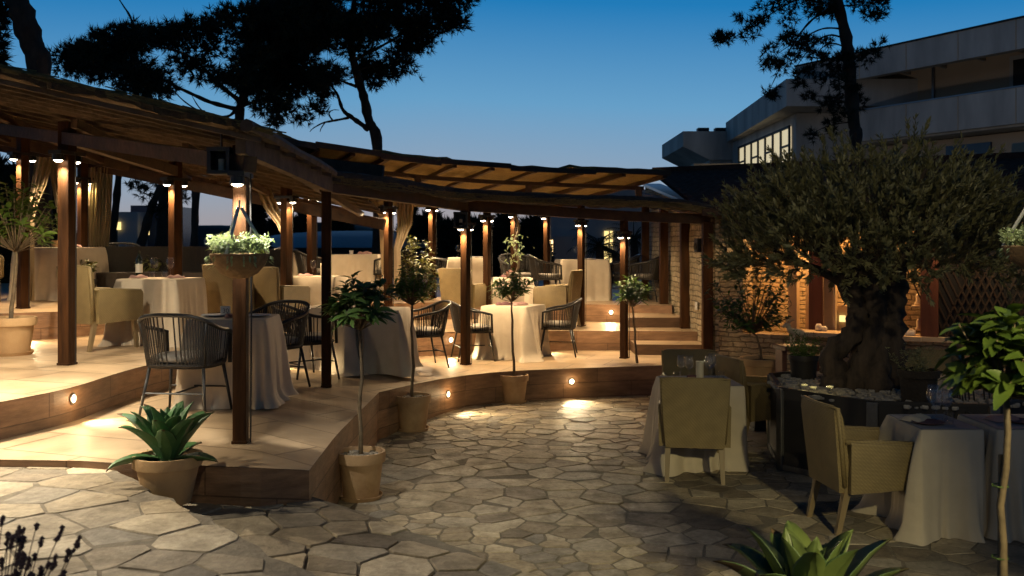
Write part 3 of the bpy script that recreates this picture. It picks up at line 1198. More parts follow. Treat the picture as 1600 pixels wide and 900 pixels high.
c = up(152, 262, 14.6)
curtain('long straight linen curtain hanging behind the orange lit post of the upper terrace', [(up(157, 262, 14.4), (.17, .06, 0)), (up(155, 330, 14.4), (.16, .06, 0)), (up(152, 400, 14.4), (.14, .06, 0)), (up(148, 470, 14.4), (.15, .06, 0))])
curtain('linen curtain swept down to the post near the lemon tree on the middle terrace', [(up(70, 246, 12.6), (.10, .05, 0)), (up(60, 290, 12.5), (.07, .05, 0)), (up(49, 325, 12.3), (.03, .03, 0)), (up(46, 345, 12.2), (.03, .03, 0)), (up(46, 470, 12.2), (.04, .03, 0))], 4)
curtain('linen curtain falling from the beam behind the square white lit post', [(up(84, 246, 12.9), (.09, .05, 0)), (up(92, 300, 12.9), (.06, .04, 0)), (up(98, 345, 12.9), (.03, .03, 0)), (up(98, 470, 12.9), (.04, .03, 0))], 4)
curtain('linen curtain swag pulled from the beam to the cross bar post', [(up(410, 290, 13.6), (.09, .03, 0)), (up(424, 325, 13.5), (.10, .03, 0)), (up(440, 352, 13.4), (.06, .03, 0)), (up(447, 372, 13.3), (.03, .02, 0)), (up(449, 460, 13.3), (.03, .02, 0))], 3)
curtain('short linen curtain swag tied to the post behind the slender lemon trees', [(up(574, 308, 15.2), (.10, .03, 0)), (up(586, 322, 15.1), (.09, .03, 0)), (up(598, 336, 15.0), (.04, .03, 0)), (up(602, 430, 15), (.03, .02, 0))], 3)
curtain('linen curtain hanging full length behind the bushy variegated plant', [(up(633, 316, 15.6), (.15, .03, 0)), (up(632, 352, 15.6), (.12, .03, 0)), (up(620, 392, 15.5), (.05, .03, 0)), (up(621, 470, 15.5), (.06, .03, 0))], 5)


# ------------------------------------------------------------------ recessed step lights
def edge_at(E, px):
    q = [(p.x / p.y * F + CX, p) for p in E]
    for (a, pa), (b, pb) in zip(q, q[1:]):
        if a <= px <= b:
            return pa.lerp(pb, (px - a) / (b - a))
    return q[-1][1]


def steplight(px, py, E, label, pw=5.0, aim=.75):
    p = edge_at(E, px).copy()
    p.z = H - (py - CY) * p.y / F
    t = thing('step_light', label, 'step light', (p.x, p.y - .012, p.z), 0, 'lights recessed in the terrace risers')
    MB().lathe([(.0, .0), (.042, .0), (.046, .006), (.034, .012), (.033, .003)], (0, 0, 0), 16).build('bezel', MT['steel'], t)
    MB().lathe([(.0, .006), (.032, .006)], (0, 0, 0), 16).build('lens', MT['steplens'], t)
    tg = (edge_at(E, px + 12) - edge_at(E, px - 12))
    dirv = Vector((tg.y, -tg.x, 0)).normalized()
    if dirv.y > 0:
        dirv = -dirv
    t.rotation_euler = (math.pi / 2, 0, math.atan2(dirv.x, -dirv.y))
    t.location = p + dirv * .004
    q = Vector((p.x, p.y, p.z)) + dirv * .04
    spot('step_glow', q, q + dirv * .55 + Vector((0, 0, -.36 * aim)), pw * 7, (1, .78, .45), 80, .85, .02)
    point('step_halo', q + dirv * .05, pw * .14, (1, .66, .32), .03)
    return t


steplight(113, 623, E2, 'small round light in the brown riser left of the agave pot', 13, .9)
steplight(410, 556, E2, 'small round light in the riser behind the chair at the corner post table', 9)
steplight(704, 531, E2, 'small round light in the riser beside the chair by the middle post', 9)
steplight(849, 526, E2, 'small round light in the riser behind the middle white table', 9)
steplight(955, 488, E3, 'small round light in the highest riser near the stairs', 9)
steplight(418, 492, E3, 'small round light in the highest riser behind the wicker chair', 9)
steplight(36, 508, E3, 'small round light in the riser behind the potted lemon tree', 12)
steplight(699, 616, E1, 'small round light in the front riser beside the second potted tree', 11)
steplight(893, 596, E1, 'small round light in the front riser between two potted bay trees', 11)


# ------------------------------------------------------------------ furniture
def make_wicker(name, label, wm_, legm, cushion=True):
    t = thing(name, label, 'armchair', group='wicker armchairs set at the dining tables')
    MB().box((0, .03, .40), (.50, .52, .12), 0, .02).build('seat', MT[wm_], t, smooth='auto')
    # back: tapered slab, wider at the top, leaning
    bm = MB()
    for i in range(1):
        n = 9
        vs = []
        for k in range(n):
            q = k / (n - 1)
            z = lerp(.30, .90, q)
            y = lerp(-.25, -.33, q)
            hw = lerp(.245, .285, q ** .8)
            dp = lerp(.05, .028, q)
            if k == n - 1:
                hw -= .012
                dp -= .008
            for j in range(9):
                u = j / 8 * 2 - 1
                bow = -.035 * (1 - u * u) * q
                vs.append((hw * u, y + bow + dp, z - (.012 * u * u if k == n - 1 else 0)))
            for j in range(9):
                u = 1 - j / 8 * 2
                bow = -.035 * (1 - u * u) * q
                vs.append((hw * u, y + bow - dp, z - (.012 * u * u if k == n - 1 else 0)))
        fs = []
        for k in range(n - 1):
            for j in range(18):
                fs.append((k * 18 + j, k * 18 + (j + 1) % 18, (k + 1) * 18 + (j + 1) % 18, (k + 1) * 18 + j))
        fs.append(tuple(range(17, -1, -1)))
        fs.append(tuple((n - 1) * 18 + j for j in range(18)))
        bm.add(vs, fs)
    bm.build('backrest', MT[wm_], t, smooth='auto')
    for sx in (-1, 1):
        a = MB()
        n = 8
        vs = []
        for k in range(n + 1):
            q = k / n
            y = lerp(-.24, .29, q)
            zt = lerp(.66, .63, q)
            zb = lerp(.30, .325, q)
            x = sx * lerp(.275, .27, q)
            dp = .028
            vs += [(x - dp, y, zb), (x + dp, y, zb), (x + dp + .006, y, zt - .015), (x + dp - .004, y, zt), (x - dp + .004, y, zt), (x - dp - .006, y, zt - .015)]
        fs = []
        for k in range(n):
            for j in range(6):
                fs.append((k * 6 + j, k * 6 + (j + 1) % 6, (k + 1) * 6 + (j + 1) % 6, (k + 1) * 6 + j))
        fs += [tuple(range(5, -1, -1)), tuple(n * 6 + j for j in range(6))]
        a.add(vs, fs)
        a.build('armrest', MT[wm_], t, smooth='auto')
    pp = MB()
    top_ = [Vector((.283 * (j / 10 * 2 - 1), -.33 - .035 * (1 - (j / 10 * 2 - 1) ** 2), .897)) for j in range(11)]
    pp.tube([Vector((-.25, -.262, .34)), Vector((-.272, -.30, .66))] + top_ + [Vector((.272, -.30, .66)), Vector((.25, -.262, .34))], .017, 7)
    for sx in (-1, 1):
        pp.tube([(sx * .275, -.27, .662), (sx * .273, 0, .65), (sx * .271, .28, .632), (sx * .27, .295, .60), (sx * .268, .292, .34)], .019, 7)
    pp.build('edge_trim', MT[wm_], t, smooth=True)
    for sx in (-1, 1):
        for y0, y1 in ((.24, .26), (-.23, -.31)):
            MB().bar((sx * .225, y0, .345), (sx * .235, y1, 0), .05, .05, w2=.034, h2=.034).build('leg', MT[legm], t)
    if cushion:
        MB().box((0, .04, .48), (.47, .47, .06), 0, .022).build('cushion', MT['darkcushion'], t, smooth='auto')
    return t


def make_rope():
    t = thing('rope_armchair', '', 'armchair', group='dark rope armchairs on the terraces')
    W, Dp = .30, .27

    def ring(a, r=1.0, z=0.0):
        # superellipse, a = 0 at the right front, running round the back
        c, s_ = math.cos(a), math.sin(a)
        e = .62
        return Vector((W * r * math.copysign(abs(c) ** e, c), -Dp * r * math.copysign(abs(s_) ** e, s_), z))

    seat = MB()
    pts = [ring(2 * math.pi * i / 36, .92, .42) for i in range(36)]
    seat.tube(pts, .016, 6, closed=True)
    vs = [ring(2 * math.pi * i / 36, .92, .425) for i in range(36)]
    seat.add(vs + [v - Vector((0, 0, .03)) for v in vs], [tuple(range(35, -1, -1)), tuple(36 + i for i in range(36))] + [(i, (i + 1) % 36, 36 + (i + 1) % 36, 36 + i) for i in range(36)])
    seat.build('seat', MT['rope'], t, smooth='auto')

    def top(q):
        # q 0..1 from the right arm tip round the back to the left
        a = lerp(-.62, math.pi + .62, q)
        b = math.sin(math.pi * cl(q)) ** 1.6
        p = ring(a, 1.06 + .03 * b, 0)
        p.y -= .045 * b
        p.z = lerp(.655, .83, b)
        return p
    fr = MB()
    tp = [top(i / 40) for i in range(41)]
    fr.tube([Vector((tp[0].x * .98, tp[0].y + .01, .40))] + tp + [Vector((tp[-1].x * .98, tp[-1].y + .01, .40))], .0175, 8)
    for q in (.30, .70):
        a = lerp(-.62, math.pi + .62, q)
        fr.tube([ring(a, .93, .41), ring(a, .985, .6) + Vector((0, -.02, 0)), top(q)], .014, 6)
    fr.build('frame', MT['black'], t, smooth=True)
    rb = MB()
    for i in range(50):
        q = lerp(.035, .965, i / 49)
        a = lerp(-.62, math.pi + .62, q)
        b0 = ring(a, .955, .42)
        b1 = top(q)
        side = (top(min(1, q + .01)) - top(max(0, q - .01))).normalized()
        rb.bar(b0, b1, .0125, .004, upv=side.cross(Vector((0, 0, 1))))
    rb.build('rope_weave', MT['rope'], t)
    cu = MB()
    n = 36
    vs = []
    for r_, z in ((.80, .435), (.88, .45), (.885, .475), (.82, .492), (.5, .50), (.0, .502)):
        vs += [ring(2 * math.pi * i / n, r_, z) for i in range(n)]
    cu.add(vs, [(k * n + i, k * n + (i + 1) % n, (k + 1) * n + (i + 1) % n, (k + 1) * n + i) for k in range(5) for i in range(n)])
    cu.build('cushion', MT['cushion'], t, smooth=True)
    ft = {}
    for sx in (-1, 1):
        for sy in (-1, 1):
            a = Vector((sx * .225, sy * .185, .41))
            b = Vector((sx * .275, sy * .25 - (.02 if sy < 0 else 0), 0))
            ft[sx, sy] = (a, b)
            MB().tube([a, b], [.015, .011], 8).build('leg', MT['black'], t, smooth=True)
    st = MB()
    for sy in (-1, 1):
        pa, pb = [ft[sx, sy][0].lerp(ft[sx, sy][1], .52) for sx in (-1, 1)]
        st.tube([pa, pb], .008, 6)
    st.tube([(ft[-1, -1][0].lerp(ft[-1, -1][1], .52) + ft[1, -1][0].lerp(ft[1, -1][1], .52)) / 2, (ft[-1, 1][0].lerp(ft[-1, 1][1], .52) + ft[1, 1][0].lerp(ft[1, 1][1], .52)) / 2], .008, 6)
    st.build('stretcher', MT['black'], t)
    return t


def face(dx, dy):
    """rotation that turns a chair's +Y (the way the sitter looks) to (dx,dy)"""
    return math.atan2(-dx, dy)


def cloth_mesh(w_, d_, h_, seed, flare=.085, amp=.030, clear=.004):
    r = random.Random(seed)
    n, rows = 200, 14
    per = 2 * (w_ + d_)
    pl_ = [(r.random() * n, r.uniform(1.6, 5.0), r.choice((1, 1, -1)) * r.uniform(.3, 1.3), r.uniform(-3, 3)) for _ in range(58)]
    base = []
    for i in range(n):
        s = i / n * per
        for L, (x0, y0), (dx, dy), (nx, ny) in ((w_, (-w_ / 2, -d_ / 2), (1, 0), (0, -1)), (d_, (w_ / 2, -d_ / 2), (0, 1), (1, 0)), (w_, (w_ / 2, d_ / 2), (-1, 0), (0, 1)), (d_, (-w_ / 2, d_ / 2), (0, -1), (-1, 0))):
            if s <= L:
                p = Vector((x0 + dx * s, y0 + dy * s))
                e = min(s, L - s)
                cor = math.exp(-(e / .09) ** 2)
                other = Vector((nx, ny))
                if e < .14:
                    dirc = Vector((math.copysign(1, p.x), math.copysign(1, p.y))).normalized()
                    kk = .5 * (1 - e / .14)
                    other = (other * (1 - kk) + dirc * kk).normalized()
                base.append((p, other, cor, e / (L / 2)))
                break
            s -= L
    vs = []
    for k in range(rows + 1):
        t = k / rows
        z = h_ - (h_ - clear) * t
        for i, (p, nn, cor, mid) in enumerate(base):
            f = 0
            for c_, w__, a__, sl_ in pl_:
                dd_ = abs((i - c_ - sl_ * (1 - t) + n / 2) % n - n / 2)
                if dd_ < 3 * w__:
                    f += a__ * math.exp(-(dd_ / w__) ** 2)
            off = .004 + flare * (t ** .75) * (.62 + 1.0 * cor) + f * amp * t ** .8 * (1.0 + 1.3 * cor) * (.45 + .55 * (1 - mid * .7))
            if t > .9:
                off += (t - .9) * .25 * (1 + f)
            zz = z
            if k == 0:
                off = -.004
            if k == 1:
                zz = h_ - .012
                off = .004
            vs.append((p.x + nn.x * off, p.y + nn.y * off, max(clear, zz)))
    fs = [(k * n + i, (k + 1) * n + i, (k + 1) * n + (i + 1) % n, k * n + (i + 1) % n) for k in range(rows) for i in range(n)]
    mb = MB().add(vs, fs)
    mb.add(vs[:n], [tuple(range(n))])
    return mb


TABLES = {}


def table(key, x, y, z, w_, d_, rz, label, seed, flare=.055, runner=False, h_=.75):
    t = thing('dining_table', label, 'table', (x, y, z), rz, 'dining tables under floor length cloths')
    cloth_mesh(w_, d_, h_, seed, flare).build('tablecloth', MT['cloth'], t, smooth=True)
    TABLES[key] = (t, w_, d_, h_)
    if runner:
        MB().box((0, 0, h_ + .004), (w_ - .02, d_ - .02, .004), 0, .0015).build('table_runner', MT['runner'], t)
    return t


def on(key, u, v, dz=.002):
    """world point on table: u,v in -1..1 of the half sizes"""
    t, w_, d_, h_ = TABLES[key]
    R = Matrix.Rotation(t.rotation_euler[2], 3, 'Z')
    return Vector(t.location) + R @ Vector((u * w_ / 2, v * d_ / 2, h_ + dz))


# lower terrace
table('A', -2.45, 8.48, .65, .66, .64, rad(3), 'white clothed table right behind the near corner post, number card on it', 1, .045)
table('B', -2.12, 11.55, .545, .60, .72, rad(-14), 'white clothed table half hidden by the slender lemon tree trunk, joined to its neighbour', 2, .05)
table('Bb', -1.56, 11.62, .51, .52, .68, rad(-5), 'bare white clothed table with deep folds, joined to the one behind the lemon tree trunk', 3, .045)
table('C', .02, 13.95, .40, .70, .70, rad(-24), 'pale clothed table between two rope chairs in front of the middle post', 4, .045)
# middle terrace
table('D', -4.0, 10.95, .90, .72, .64, rad(-10), 'cream clothed table with bottle and two glasses beside the wicker armchair', 5, .05)
table('E', -2.72, 13.4, .84, .68, .62, rad(-6), 'cream clothed table with ivory candle behind the dark square posts', 6)
table('Fm', .0, 15.65, .74, .62, .55, rad(4), 'small peach lit clothed table behind the potted bay tree', 7)
# upper terrace
table('G', -6.55, 13.95, 1.24, .95, .8, rad(-8), 'long white clothed table behind the leafy lemon tree and dark post', 8)
table('H', -5.0, 16.2, 1.15, .9, .75, 0, 'white clothed table with two glasses behind the orange lit post', 9)
table('Ha', -4.2, 17.1, 1.13, .8, .75, 0, 'white clothed table half hidden behind the hanging basket', 10)
table('I', -2.80, 17.2, 1.10, .85, .7, rad(2), 'cream clothed table under the low blue roofline, small jar on it', 11)
table('J', -.80, 17.5, 1.04, .72, .6, rad(3), 'pale clothed table with glasses behind the middle lamp post', 12)
table('K', 1.30, 17.9, 1.0, .86, .8, rad(6), 'greenish white clothed table nearest the lit tower window', 13)
# plaza
table('M', 1.76, 9.05, 0, .68, .68, rad(2), 'dim clothed table with pillar candle and four glasses behind the wicker chair', 14, .085, True)
table('N', 3.06, 6.98, 0, .44, .60, rad(1), 'clothed table with clustered sparkling glasses beside the wicker armchair', 15, .042, True)
table('O', 3.66, 6.98, 0, .56, .60, rad(0), 'clothed table behind the staked lemon tree trunk, cut by the picture edge', 16, .04, True)

wick = make_wicker('wicker_armchair', '', 'wicker', 'legwood')
u1 = []
place(wick, u1, at(1088, 752, 0) + Vector((.02, .22, 0)), face(.16, 1), 'dim wicker chair seen from behind at the candle table')
place(wick, u1, (2.56, 7.0, 0), face(1, .12), 'large wicker armchair in profile at the table of clustered glasses')
place(wick, u1, (2.50, 9.75, 0), face(1, .25), 'wicker chair with pale outer back beside the planter corner')
place(wick, u1, (1.88, 9.95, 0), face(-.05, -1), 'dark wicker chair on the far side of the candle table')
place(wick, u1, (4.35, 9.95, 0), face(-.5, -1), 'grey wicker chair standing before the low stone wall')
place(wick, u1, (-4.42, 10.35, .905), face(.55, .85), 'wicker armchair at the table with the bottle, beside the square post')
place(wick, u1, (-3.52, 11.9, .89), face(-.3, 1), 'wicker armchair behind the number card table, dark back towards us')
place(wick, u1, (-3.02, 12.35, .845), face(.45, .9), 'wicker armchair with rounded back beneath the hanging basket')
place(wick, u1, (-.72, 15.0, .755), face(.5, .9), 'wicker armchair split by the middle lamp post')
place(wick, u1, (.72, 15.35, .715), face(-1, .35), 'yellowish wicker armchair to the left of the post with twin lamps')
place(wick, u1, (-7.2, 12.9, 1.24), face(.9, .4), 'pale wicker chair cut by the picture edge beside the leafy lemon tree')

rope = make_rope()
u2 = []
place(rope, u2, (-2.66, 7.86, .655), face(.12, 1), 'rope armchair with its woven back to us at the number card table')
place(rope, u2, (-2.36, 9.35, .635), face(-.45, -.9), 'rope armchair on the far side of the number card table')
place(rope, u2, (-2.26, 10.55, .56), face(.75, .66), 'rope armchair turned sideways beside the dark bend post')
place(rope, u2, (-1.16, 12.4, .46), face(-.85, -.35), 'rope armchair behind the second potted tree')
place(rope, u2, (-.55, 13.62, .40), face(1, .25), 'rope armchair straddled by the middle lamp post')
place(rope, u2, (.68, 14.15, .40), face(-1, .1), 'rope armchair right of the pale table at the middle post')
place(rope, u2, (-6.1, 14.9, 1.22), face(.3, -1), 'dark rope armchair behind the square post, by the straight curtain')
place(rope, u2, (-4.15, 15.9, 1.14), face(-1, .1), 'dark rope armchair between the two white tables behind the basket')
place(rope, u2, (-2.15, 16.9, 1.1), face(-1, .1), 'rope armchair with pale rail beside the table under the blue roofline')
place(rope, u2, (-1.35, 17.9, 1.06), face(1, 0), 'rope chair with white seat to the left of the glasses table on the upper terrace')
place(rope, u2, (.12, 17.3, 1.02), face(.4, -1), 'rope armchair under the climbing vine with fairy lights')
place(rope, u2, (.62, 17.0, 1.01), face(.9, .1), 'rope armchair to the left of the greenish white table')
place(rope, u2, (2.05, 18.0, 1.0), face(-1, 0), 'dark rope armchair to the right of the greenish white table')
place(rope, u2, (2.42, 17.4, 1.0), face(-.8, .3), 'dark rope armchair against the stone side wall')
place(rope, u2, (-3.45, 16.7, 1.11), face(.9, .3), 'dark rope armchair behind the cross bar post')
place(rope, u2, (4.0, 7.9, 0), face(0, -1), 'rope armchair seen past the staked lemon tree, at the end table')


# curved dark sofas on the upper terrace
def sofa(loc, rz, R, a0, a1, label):
    t = thing('curved_sofa', label, 'sofa', loc, rz, 'curved dark sofas on the upper terrace')
    bk, se = MB(), MB()
    n = 18
    for mbq, r0, r1, zb, zt in ((bk, R, R + .1, .1, .80), (se, R - .55, R, .1, .42)):
        vs = []
        for i in range(n + 1):
            a = lerp(a0, a1, i / n)
            c, s_ = math.cos(a), math.sin(a)
            vs += [(r0 * c, r0 * s_, zb), (r1 * c, r1 * s_, zb), (r1 * c * 1.02, r1 * s_ * 1.02, zt), (r0 * c * 1.02, r0 * s_ * 1.02, zt)]
        fs = [(k * 4 + j, k * 4 + (j + 1) % 4, k * 4 + 4 + (j + 1) % 4, k * 4 + 4 + j) for k in range(n) for j in range(4)]
        fs += [(3, 2, 1, 0), (n * 4, n * 4 + 1, n * 4 + 2, n * 4 + 3)]
        mbq.add(vs, fs)
    bk.build('backrest', MT['rope'], t)
    se.build('seat', MT['darkcushion'], t)
    return t


sofa((-5.3, 13.6, 1.2), 0, .95, rad(25), rad(155), 'curved dark wicker sofa behind the bottle table')
sofa((-4.35, 14.6, 1.15), 0, .9, rad(40), rad(150), 'curved dark wicker sofa partly behind the orange lit post')


# ------------------------------------------------------------------ table ware
def make_glass():
    t = MB().lathe([(.0, .0), (.034, .001), (.034, .004), (.006, .010), (.0042, .03), (.0042, .09), (.010, .10), (.030, .118), (.041, .145), (.043, .165), (.036, .20), (.030, .225), (.029, .225), (.035, .20), (.041, .165), (.039, .145), (.028, .121), (.0, .108)], n=24)
    o = t.build('wine_glass', MT['glass'], None, smooth=True)
    return tag(o, '', 'wine glass', 'stemmed glasses on the tables')


gl = make_glass()
u3 = []
for key, spots in (
    ('A', [(.05, .25, 1.0, 'tall wine glass beside the number card')]),
    ('D', [(-.30, .1, 1.05, 'wine glass nearer the dark bottle'), (.28, .05, 1.05, 'wine glass nearer the orange lit post, on the bottle table')]),
    ('E', [(-.1, -.25, 1.0, 'wine glass just left of the ivory candle behind the posts')]),
    ('H', [(-.25, -.3, 1.1, 'left one of two wine glasses behind the orange lit post'), (.05, -.3, 1.1, 'right one of two wine glasses behind the orange lit post')]),
    ('J', [(-.5, -.2, 1.0, 'wine glass on the pale upper table left of the lamp post'), (-.05, .2, 1.0, 'wine glass hidden partly by the middle lamp post')]),
    ('K', [(-.3, .0, 1.1, 'wine glass left of its twin on the greenish white table'), (-.12, .3, 1.1, 'wine glass leaning close to its twin on the greenish white table')]),
    ('M', [(-.42, .35, 1.0, 'wine glass at the left back of the candle table'), (-.25, .05, 1.02, 'wine glass in front of the left back one on the candle table'), (.30, .05, 1.02, 'wine glass to the right of the pillar candle'), (.44, .3, 1.08, 'tallest wine glass at the right back of the candle table')]),
    ('N', [(.05, -.1, 1.0, 'nearest glass of the sparkling cluster'), (.18, .28, 1.12, 'tallest glass behind the sparkling cluster'), (.50, .05, 1.0, 'glass at the right of the sparkling cluster'), (.66, .3, 1.0, 'glass at the back right of the sparkling cluster'), (.36, .45, 1.05, 'glass in the middle rear of the sparkling cluster')]),
):
    for u, v, s_, lab in spots:
        place(gl, u3, on(key, u, v, .006 if key in 'MN' else .002), random.random(), lab, s_)

bt = thing('wine_bottle', 'dark wine bottle with pale label beside the wicker armchair', 'bottle', on('D', -.82, .1))
MB().lathe([(0, 0), (.037, 0), (.038, .01), (.038, .19), (.03, .225), (.014, .25), (.0135, .30), (.015, .302), (.015, .31), (0, .31)], n=20).build('body', MT['bottle'], bt, smooth='auto')
MB().lathe([(.0385, .06), (.0385, .16)], n=20).build('paper_label', MT['paper'], bt)


def candle(loc, r_, h_, label):
    t = thing('pillar_candle', label, 'candle', loc)
    MB().lathe([(0, 0), (r_, 0), (r_ * 1.01, h_ * .5), (r_ * .98, h_), (r_ * .7, h_ - .006), (0, h_ - .01)], n=20).build('wax', MT['wax'], t, smooth='auto')
    MB().tube([(0, 0, h_ - .012), (.003, 0, h_ + .006)], .0016, 5).build('wick', MT['ink'], t)


candle(on('E', .32, -.2), .04, .18, 'ivory pillar candle on the table behind the dark posts')
candle(on('M', .04, .05, .006), .036, .18, 'thick ivory pillar candle in the middle of the plaza table')


def tumbler(loc, label, m='glass', r_=.036, h_=.085):
    o = MB().lathe([(0, .003), (r_ * .85, .003), (r_, h_), (r_ - .003, h_), (r_ * .82, .008), (0, .008)], (0, 0, 0), 20).build('tumbler', MT[m], None, smooth='auto')
    o.location = loc
    tag(o, label, 'tumbler', 'tumblers and jars on the tables')


tumbler(on('M', -.62, -.05, .006), 'short water tumbler at the left edge of the candle table')
tumbler(on('M', .62, .0, .006), 'low water tumbler at the right edge of the candle table')
tumbler(on('M', -.30, -.45, .006), 'rose coloured votive cup in front of the pillar candle', 'plum', .045, .07)
tumbler(on('N', .30, -.35, .006), 'low water tumbler in front of the sparkling cluster')
tumbler(on('D', -.24, -.15), 'water tumbler below the glass nearer the dark bottle')
tumbler(on('D', .20, -.2), 'water tumbler below the glass nearer the orange lit post')
tumbler(on('I', -.15, -.3), 'small pale jar on the table under the blue roofline', 'china', .04, .07)
tumbler(on('G', -.1, -.2), 'small cup on the long table behind the lemon tree', 'terralight', .05, .1)
tumbler(on('E', .55, -.2), 'small cup to the right of the ivory candle', 'china', .03, .07)


def napkin(loc, rz, label, m='napkin', s_=1.0):
    mb = MB()
    vs, fs = [], []
    nx, ny = 14, 8
    for i in range(nx + 1):
        for j in range(ny + 1):
            u, v = i / nx * 2 - 1, j / ny * 2 - 1
            z = .016 + .022 * math.exp(-(v * 1.4) ** 2) * (1 - .5 * u * u) + .008 * math.sin(u * 6 + v * 3)
            if abs(u) == 1 or abs(v) == 1:
                z = .004
            vs.append((u * .10 * s_, v * .05 * s_ * (1.15 - .35 * u), z * s_))
    for i in range(nx):
        for j in range(ny):
            a = i * (ny + 1) + j
            fs.append((a, a + ny + 1, a + ny + 2, a + 1))
    mb.add(vs, fs)
    o = mb.build('folded_napkin', MT[m], None, smooth=True)
    o.location = loc
    o.rotation_euler = (0, 0, rz)
    tag(o, label, 'napkin', 'folded napkins on the tables')


napkin(on('D', -.62, -.3), .2, 'rose napkin by the dark bottle')
napkin(on('D', .55, -.1), -.3, 'rose napkin against the orange lit post')
napkin(on('E', -.35, -.45), .1, 'rose napkin beside the candle behind the posts')
napkin(on('A', .12, -.35), .4, 'plum napkin on the number card table', 'plum')
napkin(on('M', .05, -.7, .006), .1, 'plum napkin at the near edge of the candle table', 'plum', .8)
napkin(on('N', -.45, .1, .006), .5, 'pale folded napkin at the left of the sparkling glasses', 'cloth', 1.1)
napkin(on('O', -.25, .1, .006), .2, 'rose napkin on the end table behind the staked tree', 'napkin', 1.1)
napkin(on('C', -.35, -.2), .1, 'plum napkin at the left of the pale middle table', 'plum', 1.2)
napkin(on('C', .3, .0), .4, 'rose napkin at the right of the pale middle table', 'napkin', 1.2)
napkin(on('I', .4, -.2), .1, 'rose napkin on the table under the blue roofline', 'napkin', 1.3)
napkin(on('G', .5, -.3), .1, 'rose napkin on the long table behind the lemon tree', 'napkin', 1.3)
napkin(on('Fm', -.2, 0), .1, 'plum napkin on the small peach lit table', 'plum', 1.2)


def plate(loc, label, m='china', r_=.12):
    o = MB().lathe([(0, .002), (r_ * .6, .002), (r_, .014), (r_, .018), (r_ * .6, .007), (0, .007)], n=28).build('plate', MT[m], None, smooth='auto')
    o.location = loc
    tag(o, label, 'plate', 'plates on the tables')


plate(on('A', -.55, .1), 'white plate left of the number card')
plate(on('A', .6, .0), 'white plate right of the tall glass on the number card table')
plate(on('M', .45, -.45, .006), 'white side plate at the right front of the candle table', 'china', .09)
plate(on('N', -.35, -.3, .006), 'plum charger plate nearest the wicker armchair', 'plum', .11)
plate(on('O', .1, -.2, .006), 'plum charger plate on the end table', 'plum', .11)
plate(on('K', .3, -.3), 'white plate on the greenish white table')
plate(on('J', .4, -.3), 'white plate on the pale table behind the middle lamp post')

nc = thing('table_number_card', 'small white card numbered 30 on the corner post table', 'number card', on('A', -.28, .15), rad(8))
MB().box((0, 0, .045), (.085, .012, .09), 0, .003).build('card', MT['paper'], nc)
f = bpy.data.curves.new('number', 'FONT')
f.body = '30'
f.size = .055
f.align_x = 'CENTER'
f.align_y = 'CENTER'
f.extrude = .0005
fo = bpy.data.objects.new('number', f)
me_ = bpy.data.meshes.new_from_object(fo)
bpy.data.objects.remove(fo)
fo = bpy.data.objects.new('number', me_)
COL.objects.link(fo)
fo.data.materials.clear()
fo.data.materials.append(MT['ink'])
fo.parent = nc
fo.location = (0.004, -.0068, .047)
fo.rotation_euler = (math.pi / 2, 0, 0)
bo = MB().lathe([(0, .004), (.03, .004), (.055, .035), (.052, .036), (.028, .009), (0, .008)], n=24).build('bowl', MT['plum'], None, smooth='auto')
bo.location = on('A', .1, -.55)
tag(bo, 'little plum coloured bowl on the number card table', 'bowl')


# ------------------------------------------------------------------ plants
def pot_parts(t, r_, h_, mat='terra', saucer=True, pebbles=True, taper=.72):
    z0 = .02 if saucer else 0
    MB().lathe([(0, z0), (r_ * taper, z0), (r_ * taper * 1.02, z0 + .01), (r_ * .89, z0 + h_ * .76), (r_ * .895, z0 + h_ * .77), (r_ * .99, z0 + h_ * .775), (r_ * 1.01, z0 + h_ * .9), (r_, z0 + h_), (r_ * .9, z0 + h_), (r_ * .87, z0 + h_ * .86)], n=40).build('pot', MT[mat], t, smooth='auto')
    if saucer:
        MB().lathe([(0, 0), (r_ * .82, 0), (r_ * .90, .035), (r_ * .87, .036), (r_ * .8, .012), (0, .012)], n=40).build('saucer', MT[mat], t, smooth='auto')
    mb = MB().lathe([(r_ * .88, h_ * .87 + z0), (r_ * .5, h_ * .89 + z0), (0, h_ * .90 + z0)], n=30)
    if pebbles:
        for k in range(70):
            q, rr_ = random.random() * 6.28, math.sqrt(random.random()) * r_ * .8
            s = .010 + random.random() * .014
            mb.box((rr_ * math.cos(q), rr_ * math.sin(q), h_ * .89 + z0 + s * .4), (s * 2, s * 1.5, s), q * 3, s * .3)
    mb.build('soil', MT['pebble' if pebbles else 'soil'], t)
    return h_ * .88 + z0


